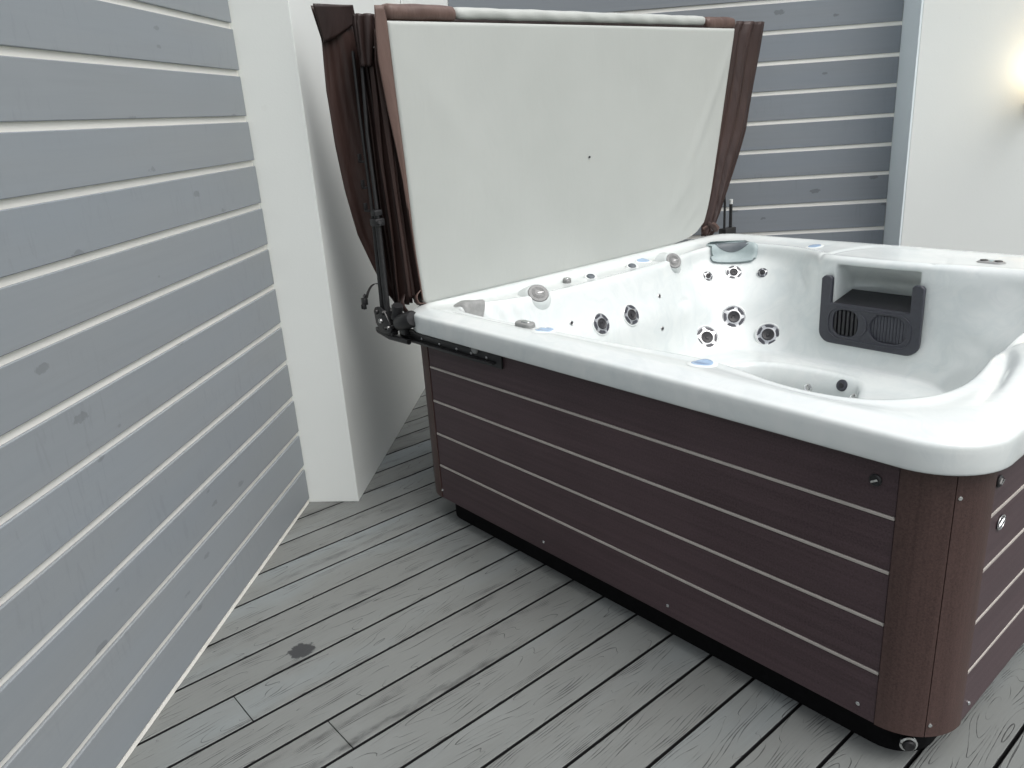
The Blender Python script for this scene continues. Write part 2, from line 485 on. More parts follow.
cladding('plank_wall', 'grey plank wall with white gaps on the left, beside the white pillar',
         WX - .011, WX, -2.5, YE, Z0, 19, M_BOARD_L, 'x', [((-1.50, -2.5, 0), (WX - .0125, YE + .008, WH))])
BY = 5.174; BX0, BX1 = -.826, 1.800
ZB = .8186 - (PITCH + BW) / 2 + .0  # gap centre -> plank bottom
zb0 = .8186 + (PITCH - BW) / 2 - 5 * PITCH
cladding('plank_wall', 'wall of grey knotty horizontal planks behind the upright tub cover',
         BX0, BX1, BY, BY + .006, zb0, 20, M_BOARD_B, 'y', [((BX0 - .02, BY + .0075, 0), (BX1 + .02, BY + .14, WH))])

t = empty('wall_pillar', (-1.3, 4.2, 0)); t['o_'] = tuple(t.location)
tag(t, 'white rendered wall pillar between the left plank wall and the hot tub', 'pillar')
bm = BM(); box(bm, (-1.70, YE + .010, 0), (-1.111, 5.30, WH), .003, 2)
obj('pillar_body', bm, M_PILLAR, t)
bm = BM(); box(bm, (-1.109, BY - .03, 0), (BX0 - .002, BY + .16, WH), .004, 2)
obj('corner_return', bm, M_WALL2, t)

t = empty('white_wall', (3.4, 5.1, 0)); t['o_'] = tuple(t.location)
tag(t, 'plain white rendered wall with the lit lamp, right of the back planks', 'wall')
bm = BM(); box(bm, (BX1 + .012, 4.915, 0), (5.2, 5.32, WH), .003, 2)
obj('wall_body', bm, M_WALL, t)
bm = BM(); box(bm, (BX1 + .002, 4.9165, 0), (BX1 + .0115, BY + .006, WH))  # thin skin added over the reveal, sky light painted into its colour
obj('sky_lit_reveal_skin', bm, M_EDGE, t)

# wall lamp, only its left part is in view
LX, LZ = 2.452, 1.600
t = empty('wall_lamp', (LX, 4.913, LZ)); t['o_'] = tuple(t.location)
tag(t, 'lit warm wall lamp with brown holder on the white wall', 'wall lamp')
bm = BM(); lathe(bm, [(0, 0), (.05, 0), (.052, .006), (.045, .018), (0, .020)], 32, Matrix.Translation((LX, 4.913, LZ - .09)) @ Matrix.Rotation(R(90), 4, 'X'))
obj('back_plate', bm, M_BRASS, t, smooth=35)
bm = BM(); tube(bm, [(LX, 4.90, LZ - .09), (LX, 4.84, LZ - .10), (LX, 4.80, LZ - .085), (LX, 4.79, LZ - .06)], .011, 12)
lathe(bm, [(0, -.065), (.016, -.060), (.032, -.042), (.036, -.015), (.030, -.010), (0, -.012)], 28, Matrix.Translation((LX, 4.79, LZ)))
obj('holder', bm, M_BRASS, t, smooth=35)
bm = BM(); lathe(bm, [(.038, -.010), (.058, .02), (.066, .07), (.060, .13), (.046, .17), (.030, .19)], 32, Matrix.Translation((LX, 4.79, LZ)))
sh = obj('lamp_shade', bm, M_FROST, t, smooth=60); solidify(sh, .003)
bm = BM(); lathe(bm, [(0, -.01), (.014, -.005), (.016, .02), (.030, .05), (.034, .075), (.026, .10), (0, .112)], 24, Matrix.Translation((LX, 4.79, LZ)))
obj('bulb', bm, M_BULB, t, smooth=60)
# ------------------------------------------------------------------ hot tub
AX = Vector((.72210736, -.69178101, 0)); BXV = Vector((.69178101, .72210736, 0))
L0 = Vector((-.67040391, 2.98819433, 0)); TANG = math.atan2(AX.y, AX.x)
def W(u, v, z=0): return L0 + AX * u + BXV * v + Vector((0, 0, z))
def tub_empty(name, u, v, z=0.0):
    t = empty(name, W(u, v, z), TANG); t['o_'] = (u, v, z); return t
U0, U1, V0, V1 = -.150, 2.008, 0.0, 2.158       # cabinet
CR = .146
tub = tub_empty('hot_tub', .929, 1.079)
tag(tub, 'square hot tub with white marbled shell and dark brown panelled cabinet standing on the deck', 'hot tub')

SIDE = U1 - U0
def face(k):
    def f(s, n, z):
        if k == 0: return (U0 + s, V0 - n, z)
        if k == 1: return (U1 + n, V0 + s, z)
        if k == 2: return (U1 - s, V1 + n, z)
        return (U0 - n, V1 - s, z)
    return f
STRIPS = [.6986, .5539, .4092, .2646]
ZT, ZBOT = .846, .113
bm = BM()
prism(bm, rrect(U0 + .075, U1 - .062, V0 + .057, V1 - .06, .11, 10), 0, .145)
for a, b in (((U0 + .13, V0 + .03), (U1 - .13, V0 + .04)), ((U0 + .13, V1 - .04), (U1 - .13, V1 - .03)), ((U0 + .03, V0 + .13), (U0 + .04, V1 - .13)), ((U1 - .04, V0 + .13), (U1 - .03, V1 - .13))):
    box(bm, (*a, .147), (*b, .84))
obj('base', bm, M_BASE, tub, smooth=40)
for k in range(4):
    F = face(k); bm = BM()
    zs = [ZT] + STRIPS + [ZBOT]
    for i in range(5):
        top = zs[i] - (.0058 if i else 0); bot = zs[i + 1] + (.0058 if i < 4 else 0)
        box(bm, (.148, -.026, bot), (SIDE - .148, 0, top), .0018, 2, f=F)
    bmesh.ops.recalc_face_normals(bm, faces=bm.faces)
    pn = obj('panel', bm, M_PANEL, tub)
    for z in STRIPS:
        bm = BM(); box(bm, (.149, -.024, z - .0045), (SIDE - .149, .0012, z + .0045), .0018, 2, f=F)
        bmesh.ops.recalc_face_normals(bm, faces=bm.faces)
        obj('trim_strip', bm, M_STRIP, pn)
    # corner post after this face, two halves with a seam
    bm = BM()
    for a0, a1 in ((0, 44.6), (45.4, 90)):
        prof = []
        for r in (CR + .003, CR - .02):
            row = [(SIDE - CR + r * math.sin(R(a0 + (a1 - a0) * j / 10)), -CR + r * math.cos(R(a0 + (a1 - a0) * j / 10))) for j in range(11)]
            prof.append(row)
        poly = prof[0] + prof[1][::-1]
        prism(bm, poly, .114, ZT, 0, f=lambda x, y, z, F=F: F(x, y, z))
    bmesh.ops.recalc_face_normals(bm, faces=bm.faces)
    ps = obj('corner_post', bm, M_POST, tub, smooth=30)

def screw(parent, F, s, n, z, r=.006):
    p0 = Vector(F(s, n, z)); p1 = Vector(F(s, n + 1, z)); d = p1 - p0
    bm = BM(); lathe(bm, [(r, 0), (r * .95, r * .35), (r * .6, r * .55), (r * .35, r * .5), (0, r * .3)], 14, Matrix.Translation(p0) @ d.to_track_quat('Z', 'Y').to_matrix().to_4x4())
    return obj('screw', bm, M_CHROME, parent, smooth=40)
F0, F1 = face(0), face(1)
for u in (.001, .63, 1.201, 1.816): screw(tub, F0, u - U0, .0006, .150)
screw(tub, F1, .193, .0006, .150)
def post_screw(ang, z):
    a = R(ang); x, y = SIDE - CR + (CR + .003) * math.sin(a), -CR + (CR + .003) * math.cos(a)
    p = Vector(F0(x, y, z)); d = Vector((math.sin(a), -math.cos(a), 0))
    bm = BM(); lathe(bm, [(.0055, 0), (.005, .002), (.002, .003), (0, .002)], 14, Matrix.Translation(p) @ d.to_track_quat('Z', 'Y').to_matrix().to_4x4())
    obj('screw', bm, M_CHROME, tub, smooth=40)
post_screw(49, .775); post_screw(49, .150)
# quarter-turn cover latches near the top of the panels
for F, s in ((F0, 1.808 - U0), (F1, .170)):
    p0 = Vector(F(s, .0006, .784)); d = Vector(F(s, 1, .784)) - Vector(F(s, 0, .784))
    Mx = Matrix.Translation(p0) @ d.to_track_quat('Z', 'Y').to_matrix().to_4x4()
    bm = BM(); lathe(bm, [(.015, 0), (.015, .003), (.012, .006), (.010, .005), (0, .005)], 20, Mx)
    lt = obj('latch', bm, M_BLACK, tub, smooth=40)
    bm = BM(); t_ = bmesh.new(); bmesh.ops.create_cube(t_, size=1.0)
    for vv in t_.verts: vv.co = Mx @ Matrix.Rotation(R(30), 4, 'Z') @ Vector((vv.co.x * .018, vv.co.y * .005, .007 + vv.co.z * .005))
    merge(bm, t_); obj('latch_key', bm, M_CHROME, lt)
# oval badge with an S stroke on the right panel
Mx = Matrix.Translation(F1(.224, .0008, .657)) @ Matrix(((0, 0, 1, 0), (1, 0, 0, 0), (0, 1, 0, 0), (0, 0, 0, 1)))   # local x along, y up, z out
bm = BM()
ov = [(.024 * math.cos(a), .018 * math.sin(a)) for a in [2 * math.pi * i / 40 for i in range(40)]]
prism(bm, ov, 0, .0022, .0008, f=lambda x, y, z: Mx @ Vector((x, y, z)))
bg_ = obj('badge', bm, M_DARKER, tub, smooth=40)
bm = BM()
ring = [(.0235 * math.cos(a), .0175 * math.sin(a), .0024) for a in [2 * math.pi * i / 40 for i in range(41)]]
tube(bm, [Mx @ Vector(p) for p in ring], .0011, 8, caps=False)
for dx in (-.004, .005):
    tube(bm, [Mx @ Vector((dx + .011 * math.sin(s_ * 1.0) + .004 * math.sin(s_ * 3.1), .011 * s_, .0026)) for s_ in [i / 8 - 1 for i in range(17)]], .0016, 6)
obj('badge_emblem', bm, M_CHROME, bg_, smooth=60)
# drain valve at the foot of the near corner
vd = Vector((1.0, -1.25, .0)).normalized()
p0 = Vector((1.925, .060, .055)); Mx = Matrix.Translation(p0 - vd * .02) @ vd.to_track_quat('Z', 'Y').to_matrix().to_4x4()
bm = BM(); lathe(bm, [(.012, 0), (.020, .004), (.023, .018), (.022, .026), (.017, .028), (.0165, .020), (0, .020)], 28, Mx)
dv = obj('drain_valve', bm, M_CHROME, tub, smooth=35)
bm = BM(); lathe(bm, [(.0155, .018), (.0155, .032), (.012, .036), (.006, .035), (0, .033)], 24, Mx)
obj('valve_cap', bm, M_BLACK, dv, smooth=35)

# ---------------------------- moulded shell, lofted round the rim
OU0, OU1, OV0, OV1, ORAD = -.160, 2.042, -.036, 2.178, .170
def outer_len():
    a, b = OU1 - OU0 - 2 * ORAD, OV1 - OV0 - 2 * ORAD
    q = math.pi * ORAD / 2
    return [a, q, b, q, a, q, b, q]
OSEG = outer_len(); OTOT = sum(OSEG)
def outer(p, inset=0.0):
    p = p % OTOT; r = ORAD - inset
    i = 0
    while p > OSEG[i] and i < 7: p -= OSEG[i]; i += 1
    fr = p / OSEG[i]
    cs = [(OU1 - ORAD, OV0 + ORAD), (OU1 - ORAD, OV1 - ORAD), (OU0 + ORAD, OV1 - ORAD), (OU0 + ORAD, OV0 + ORAD)]
    if i == 0: return (OU0 + ORAD + OSEG[0] * fr, OV0 + inset)
    if i == 2: return (OU1 - inset, OV0 + ORAD + OSEG[2] * fr)
    if i == 4: return (OU1 - ORAD - OSEG[4] * fr, OV1 - inset)
    if i == 6: return (OU0 + inset, OV1 - ORAD - OSEG[6] * fr)
    k = (i - 1) // 2; a = R(-90 + 90 * k + 90 * fr); c = cs[k]
    return (c[0] + r * math.cos(a), c[1] + r * math.sin(a))
_pp = np.linspace(0, OTOT, 4000, endpoint=False); _po = np.array([outer(p) for p in _pp])
def outer_pos(u, v): return _pp[int(np.argmin((_po[:, 0] - u) ** 2 + (_po[:, 1] - v) ** 2))]

# columns: outer point, lip (u,v,z), wall middle, seat junction, footwell edge, dip of the rim
C_ = [
 ((.12, -.04), (.17, .075, .925), (.24, .17), (.33, .26), (.66, .62), 0),
 ((.37, -.04), (.37, .085, .925), (.42, .16), (.46, .24), (.72, .60), 0),
 ((.65, -.04), (.65, .100, .925), (.67, .17), (.70, .25), (.80, .58), 0),
 ((.95, -.04), (.95, .112, .925), (.95, .18), (.95, .26), (.90, .57), 0),
 ((1.25, -.04), (1.25, .172, .922), (1.22, .22), (1.20, .27), (1.00, .57), 0),
 ((1.48, -.04), (1.46, .088, .922), (1.42, .17), (1.38, .26), (1.08, .57), 0),
 ((1.72, -.04), (1.66, .085, .922), (1.58, .18), (1.50, .28), (1.15, .60), 0),
 ((2.0, .005), (1.79, .155, .925), (1.66, .24), (1.56, .32), (1.19, .65), .004),
 ((2.05, .30), (1.875, .31, .930), (1.70, .38), (1.58, .42), (1.20, .75), .010),
 ((2.05, .62), (1.825, .60, .940), (1.68, .63), (1.57, .65), (1.21, .85), .015),
 ((2.05, 1.0), (1.81, .95, .940), (1.68, 1.0), (1.55, 1.0), (1.21, 1.0), .012),
 ((2.05, 1.4), (1.82, 1.38, .93), (1.67, 1.34), (1.55, 1.28), (1.21, 1.15), 0),
 ((2.05, 1.78), (1.72, 1.62, .925), (1.60, 1.50), (1.50, 1.42), (1.19, 1.30), 0),
 ((1.99, 2.15), (1.56, 1.74, .925), (1.49, 1.60), (1.42, 1.50), (1.12, 1.32), 0),
 ((1.6, 2.2), (1.36, 1.75, .922), (1.34, 1.69), (1.33, 1.63), (1.08, 1.46), 0),
 ((1.32, 2.2), (1.22, 1.705, .922), (1.215, 1.70), (1.21, 1.665), (1.02, 1.52), 0),
 ((1.12, 2.2), (1.08, 1.690, .922), (1.08, 1.692), (1.08, 1.665), (.97, 1.53), 0),
 ((.94, 2.2), (.94, 1.688, .922), (.94, 1.69), (.94, 1.66), (.89, 1.54), 0),
 ((.80, 2.2), (.79, 1.690, .922), (.80, 1.69), (.80, 1.66), (.80, 1.54), 0),
 ((.68, 2.2), (.70, 1.730, .920), (.70, 1.71), (.71, 1.66), (.72, 1.53), 0),
 ((.55, 2.2), (.60, 1.850, .915), (.58, 1.78), (.60, 1.67), (.64, 1.51), -.004),
 ((.30, 2.2), (.38, 1.960, .910), (.46, 1.80), (.50, 1.64), (.57, 1.48), -.008),
 ((-.12, 2.13), (.07, 1.950, .905), (.235, 1.735), (.37, 1.58), (.51, 1.44), -.008),
 ((-.19, 1.78), (.04, 1.700, .905), (.165, 1.50), (.27, 1.38), (.49, 1.36), -.010),
 ((-.19, 1.50), (.10, 1.450, .900), (.20, 1.36), (.27, 1.30), (.48, 1.27), -.016),
 ((-.19, 1.20), (.13, 1.200, .900), (.22, 1.20), (.275, 1.18), (.48, 1.12), -.018),
 ((-.19, .90), (.13, .900, .900), (.22, .92), (.275, .92), (.48, .95), -.018),
 ((-.19, .62), (.13, .640, .900), (.22, .68), (.275, .72), (.50, .85), -.018),
 ((-.19, .40), (.11, .460, .900), (.20, .50), (.275, .55), (.53, .76), -.014),
 ((-.19, .20), (.04, .290, .905), (.15, .36), (.26, .44), (.56, .70), -.010),
 ((-.14, .01), (.02, .130, .915), (.14, .25), (.25, .34), (.60, .66), -.004),
]
NC = len(C_)
SEAT, FLOOR = .455, .150
ctr = Vector((.84, 1.06))
def toward(p, q, d):
    p, q = Vector(p[:2]), Vector(q[:2]); e = q - p
    return p + e.normalized() * min(d, e.length)
rows = []      # rows[j][i] = (u,v,z); first rows are taken from the exact outer contour
pos = [outer_pos(*c[0]) for c in C_]
for i in range(1, NC):
    while pos[i] < pos[i - 1] - 1e-9: pos[i] += OTOT
SUB = 14
# dense positions round the rim
tt = np.arange(NC * SUB) / SUB
pd = np.interp(tt, np.arange(NC + 1), pos + [pos[0] + OTOT])
# smooth the spacing a little so that columns flow evenly
ext = np.concatenate([pd[-6:] - OTOT, pd, pd[:6] + OTOT])
pd = np.convolve(ext, np.ones(13) / 13, 'valid')
def bspl(ctrl):
    """uniform periodic cubic B-spline sampled SUB times per control point"""
    c = np.array(ctrl, float); n = len(c); out = np.zeros((n * SUB, c.shape[1]))
    for k in range(SUB):
        t_ = k / SUB
        b = np.array([(1 - t_) ** 3, 3 * t_ ** 3 - 6 * t_ ** 2 + 4, -3 * t_ ** 3 + 3 * t_ ** 2 + 3 * t_ + 1, t_ ** 3]) / 6
        out[k::SUB] = b[0] * np.roll(c, 1, 0) + b[1] * c + b[2] * np.roll(c, -1, 0) + b[3] * np.roll(c, -2, 0)
    return out
dip = bspl([[c[5]] for c in C_])[:, 0]
def orow(inset, z, dz=0.0):
    a = np.array([outer(p, inset) for p in pd]); return np.column_stack([a, np.full(len(a), z) + dip * dz])
def irow(fn): return bspl([fn(c) for c in C_])
lip = irow(lambda c: c[1])
o5 = orow(.060, .938, .3)
Rw = [orow(.075, .850), orow(.030, .845), orow(.005, .845), orow(.001, .848), orow(.0, .853), orow(.0, .880), orow(.001, .906), orow(.003, .913), orow(.008, .9185), orow(.016, .921), orow(.030, .926, .1), orow(.060, .934, .4)]
Rw.append(o5 * .62 + lip * .38 + np.column_stack([np.zeros((len(lip), 2)), dip * .9]))
Rw.append(o5 * .30 + lip * .70 + np.column_stack([np.zeros((len(lip), 2)), dip * .5]))
Rw.append(lip + np.array([0, 0, .004]))
def between(a, b, f): return tuple(a[i] * (1 - f) + b[i] * f for i in range(2))
def lipin(c, d, dz):
    p = toward(c[1], c[2], d) if (Vector(c[2]) - Vector(c[1][:2])).length > .012 else Vector(c[1][:2])
    return (p.x, p.y, c[1][2] - dz)
Rw.append(irow(lambda c: lipin(c, .010, .012)))
Rw.append(irow(lambda c: lipin(c, .020, .040)))
Rw.append(irow(lambda c: (*between(c[1], c[2], .45), .80)))
Rw.append(irow(lambda c: (*c[2], .68)))
Rw.append(irow(lambda c: (*between(c[2], c[3], .45), .56)))
Rw.append(irow(lambda c: (*between(c[2], c[3], .85), SEAT + .035)))
Rw.append(irow(lambda c: (*toward(c[3], c[4], .01), SEAT + .006)))
Rw.append(irow(lambda c: (*toward(c[3], c[4], .05), SEAT)))
Rw.append(irow(lambda c: (*toward(c[4], c[3], .05), SEAT - .004)))
Rw.append(irow(lambda c: (*c[4], SEAT - .008)))
Rw.append(irow(lambda c: (*toward(c[4], ctr, .015), SEAT - .035)))
Rw.append(irow(lambda c: (*toward(c[4], ctr, .035), .30)))
Rw.append(irow(lambda c: (*toward(c[4], ctr, .055), FLOOR + .02)))
Rw.append(irow(lambda c: (*toward(c[4], ctr, .09), FLOOR)))
Rw.append(irow(lambda c: (*toward(c[4], ctr, .22), FLOOR - .005)))
Q = np.array(Rw)                         # rows x around x 3
def rows_spline(Q, per):
    """open Catmull-Rom through the rows (centripetal-like, tension .5 tamed)"""
    out = []
    n = len(Q)
    for j in range(n - 1):
        p0, p1, p2, p3 = Q[max(j - 1, 0)], Q[j], Q[j + 1], Q[min(j + 2, n - 1)]
        d1 = np.linalg.norm(p2 - p1, axis=1, keepdims=True) + 1e-6
        d0 = np.linalg.norm(p1 - p0, axis=1, keepdims=True) + 1e-6
        d2 = np.linalg.norm(p3 - p2, axis=1, keepdims=True) + 1e-6
        m1 = ((p1 - p0) / d0 * d1 + (p2 - p1) / d1 * d0) / (d0 + d1) * d1 if j > 0 else p2 - p1
        m2 = ((p2 - p1) / d1 * d2 + (p3 - p2) / d2 * d1) / (d1 + d2) * d1 if j < n - 2 else p2 - p1
        k = max(2, min(26, int(np.median(d1) / per)))
        for q in range(k):
            t_ = q / k
            out.append((2 * t_**3 - 3 * t_**2 + 1) * p1 + (t_**3 - 2 * t_**2 + t_) * m1 + (-2 * t_**3 + 3 * t_**2) * p2 + (t_**3 - t_**2) * m2)
    out.append(Q[-1])
    return np.array(out)
G = rows_spline(Q, .0105)
def sst(x, a, b):
    t_ = np.clip((x - a) / (b - a), 0, 1); return t_ * t_ * (3 - 2 * t_)
# filter niche: an opening above the filter pushed back into the wide rim
nu = sst(G[:, :, 0], .800, .818) * (1 - sst(G[:, :, 0], 1.155, 1.171))
nz = sst(G[:, :, 2], .690, .712) * (1 - sst(G[:, :, 2], .893, .910))
nw = (G[:, :, 1] > 1.55) & (G[:, :, 1] < 1.80) & (G[:, :, 2] < .925)
depth = .19 * (1 - .35 * np.abs((G[:, :, 0] - .985) / .18) ** 2) * (1 - .45 * sst(G[:, :, 2], .80, .90))
G[:, :, 1] += np.where(nw, nu * nz * depth, 0)
rz = sst(G[:, :, 2], .50, .60) * (1 - sst(G[:, :, 2], .86, .905)) * (G[:, :, 0] < .35)
for v0_, a_ in ((.275, .014), (.345, .012), (.41, .008)):
    G[:, :, 0] += rz * a_ * np.exp(-((G[:, :, 1] - v0_) / .022) ** 2)
# cable-like groove and soft shoulder along the right-hand rim
gv = np.array([.02, .119, .248, .37, .512, .634, .70, .78, .95, 1.2, 1.6])
gx = np.array([1.90, 1.928, 1.933, 1.916, 1.882, 1.842, 1.826, 1.835, 1.868, 1.885, 1.89])
gu = np.interp(G[:, :, 1], gv, gx)
onrim = (G[:, :, 2] > .895) & (G[:, :, 0] > 1.68) & (G[:, :, 1] < 1.6)
s_ = (G[:, :, 0] - gu)
fade = sst(G[:, :, 1], .14, .38)
fade2 = sst(G[:, :, 1], .30, .62)
G[:, :, 2] += np.where(onrim, fade * (-.011 * np.exp(-(s_ / .017) ** 2)) + fade2 * (.013 * sst(s_, .0, .05) * (1 - sst(s_, .07, .14)) + .004 * np.exp(-((s_ + .038) / .026) ** 2)), 0)
# shallow dished line on the wide far rim
far = (G[:, :, 2] > .915) & (G[:, :, 1] > 1.72)
rr_ = np.sqrt(((G[:, :, 0] - .95) / .26) ** 2 + ((G[:, :, 1] - 1.80) / .27) ** 2)
G[:, :, 2] += np.where(far, -.006 * np.exp(-((rr_ - 1) / .05) ** 2) - .004 * (1 - sst(rr_, .85, 1.0)) * sst(G[:, :, 1], 1.74, 1.80), 0)
bm = BM()
NA = G.shape[1]
V_ = [[bm.verts.new(p) for p in row] for row in G]
for j in range(len(V_) - 1):
    for i in range(NA):
        i2 = (i + 1) % NA
        bm.faces.new((V_[j][i], V_[j][i2], V_[j + 1][i2], V_[j + 1][i]))
bm.faces.new(V_[-1])
bmesh.ops.recalc_face_normals(bm, faces=bm.faces)
bm.normal_update()
SHELL = BVHTree.FromBMesh(bm)
shell = obj('shell', bm, M_ACR, tub, smooth=180)

ORG = Vector(tub['o_'])
def surf(p):
    """nearest point of the shell and its normal turned to the inside of the tub"""
    loc, nrm, i, d = SHELL.find_nearest(Vector(p))
    c = Vector((.93, 1.07, 1.3)) - loc
    if nrm.dot(c) < 0: nrm = -nrm
    return loc, nrm
def frame(loc, n, up=(0, 0, 1)):
    up = Vector(up); y = (up - n * up.dot(n)).normalized(); x = y.cross(n)
    M = Matrix((x, y, n)).transposed().to_4x4(); M.translation = loc
    return M
def loc_m(M):
    N = M.copy(); N.translation = M.translation - ORG; return N

def conform(name, poly, p, mat, parent, th=.004, up=(0, 0, 1), rings=6, edge=.25, lift=.0006, mi_fn=None, nrm=None, lim=.05):
    """a pad of the given outline laid onto the shell and following its curve"""
    loc, n = surf(p)
    if nrm is not None: n = Vector(nrm).normalized()
    M = frame(loc, n, up)
    cx = sum(a for a, b in poly) / len(poly); cy = sum(b for a, b in poly) / len(poly)
    bm = BM(); Vs = []
    for k in range(rings + 1):
        f = 1 - k / rings
        h = th * (1 if f < 1 - edge else math.sqrt(max(0, 1 - ((f - (1 - edge)) / edge) ** 2)))
        row = []
        for a, b in poly:
            q = M @ Vector((cx + (a - cx) * f, cy + (b - cy) * f, .06))
            hit = SHELL.ray_cast(q, -n, .2)
            base = hit[0] if hit[0] is not None and abs((hit[0] - loc).dot(n)) < lim else (q - n * .06)
            row.append(bm.verts.new(base + n * (h + lift)))
            if f == 0: break
        Vs.append(row)
    for a, b in zip(Vs, Vs[1:]):
        m_ = len(a)
        for k in range(m_):
            if len(b) == 1: bm.faces.new((a[k], a[(k + 1) % m_], b[0]))
            else: bm.faces.new((a[k], a[(k + 1) % m_], b[(k + 1) % m_], b[k]))
    bmesh.ops.recalc_face_normals(bm, faces=bm.faces)
    return obj(name, bm, mat, parent, smooth=60)

# jets -----------------------------------------------------------
def make_jet(r):
    """white collar > chrome disc with five dark slots, black nozzle; in its own frame, z outward"""
    bm = BM(); lathe(bm, [(r * 1.14, -.004), (r * 1.12, .001), (r * 1.04, .0035), (r * .97, .0025)], 40)
    a = ('jet', bm, M_CLEARW)
    bm = BM(); lathe(bm, [(r * 1.0, -.002), (r * .99, .0038), (r * .95, .0052), (r * .91, .0046), (r * .60, .0066), (r * .52, .0070), (0, .0070)], 40)
    b = ('jet_ring', bm, M_JET)
    bm = BM()
    for k in range(5):
        a0 = 72 * k
        sl = [(r * .90 * math.sin(R(a0 + q)), r * .90 * math.cos(R(a0 + q))) for q in range(-29, 30, 5)] + [(r * (.67 - .05 * math.cos(R(q * 3.6))) * math.sin(R(a0 + q)), r * (.70 - .04 * math.cos(R(q * 3.6))) * math.cos(R(a0 + q))) for q in range(23, -24, -6)]
        prism(bm, sl[::-1], .0040, .0068, .0)
    bmesh.ops.recalc_face_normals(bm, faces=bm.faces)
    c_ = ('jet_slots', bm, M_DARK)
    bm = BM(); lathe(bm, [(r * .53, .0062), (r * .52, .0100), (r * .46, .0108), (r * .40, .0095), (r * .34, .0078), (r * .18, .0084), (r * .15, .0078), (0, .0078)], 28)
    tube(bm, [(-r * .22, -r * .02, .0088), (-r * .05, r * .17, .0100), (r * .15, r * .08, .0092), (r * .06, -r * .14, .0085)], r * .045, 6)
    d = ('jet_nozzle', bm, M_DARKER)
    return [a, b, c_, d]
def place_jet(p, r, turn, proto=None):
    loc, n = surf(p)
    if p[1] > 1.4:                      # the corner jets are turned towards the bather
        n = (n + .55 * Vector((.64, -.70, .32))).normalized(); loc = loc + n * r * .06
    M = frame(loc, n) @ Matrix.Rotation(turn, 4, 'Z')
    if proto is None:
        parts = make_jet(r)
        main = None
        for nm, bm, mt in parts:
            o = obj(nm, bm, mt, None, (0, 0, 0), smooth=35)
            if main is None:
                o.parent = tub; o.matrix_local = loc_m(M); main = o
            else: o.parent = main
        return main
    o = proto.copy(); COL.objects.link(o); o.parent = tub; o.matrix_local = loc_m(M)
    for ch in proto.children:
        c = ch.copy(); COL.objects.link(c); c.parent = o
    return o
JETS = {
 .058: [(.287, 1.666, .589), (.254, 1.483, .517), (.476, 1.689, .525)],
 .048: [(.198, .791, .735), (.199, .990, .734)],
 .040: [(.189, 1.805, .782)],
 .026: [(.128, 1.666, .785), (.325, 1.859, .790)],
}
for r, pts in JETS.items():
    pr = None
    for k, p in enumerate(pts):
        o = place_jet(p, r, .3 + k * 1.7, pr)
        if pr is None: pr = o
# tiny air injectors
for p in ((.176, .63, .771), (.176, 1.222, .775), (.229, 1.179, .633)):
    loc, n = surf(p); M = frame(loc, n)
    bm = BM(); lathe(bm, [(.011, -.002), (.0105, .002), (.008, .0035), (.006, .0025), (0, .0025)], 18)
    o = obj('air_injector', bm, M_STEEL, None, (0, 0, 0), smooth=40); o.parent = tub; o.matrix_local = loc_m(M)
    bm = BM(); lathe(bm, [(.0068, .0026), (.006, .0042), (0, .0044)], 14)
    c = obj('injector_hole', bm, M_DARKER, None, (0, 0, 0), smooth=40); c.parent = o
# footwell fittings: black drain and two chrome inlets
def fitting(name, p, prof, mat, inner=None, nr=None):
    loc, n = surf(p)
    if nr: n = Vector(nr).normalized()
    M = frame(loc, n)
    bm = BM(); lathe(bm, prof, 24); o = obj(name, bm, mat, None, (0, 0, 0), smooth=40); o.parent = tub; o.matrix_local = loc_m(M)
    if inner:
        bm = BM(); lathe(bm, inner[1], 20); c = obj(inner[0], bm, inner[2], None, (0, 0, 0), smooth=40); c.parent = o
fitting('drain', (.958, 1.514, .415), [(.027, -.002), (.026, .004), (.021, .007), (.014, .006), (0, .0062)], M_DARK, ('drain_cap', [(.011, .0066), (.010, .009), (0, .0095)], M_DARKER))
for p in ((.801, 1.51, .369), (1.060, 1.475, .385)):
    fitting('inlet', p, [(.020, -.002), (.019, .003), (.013, .005), (.010, .003), (0, .003)], M_CHROME, ('inlet_core', [(.009, .0032), (.008, .006), (0, .007)], M_STEEL), nr=(0, -.95, .3))

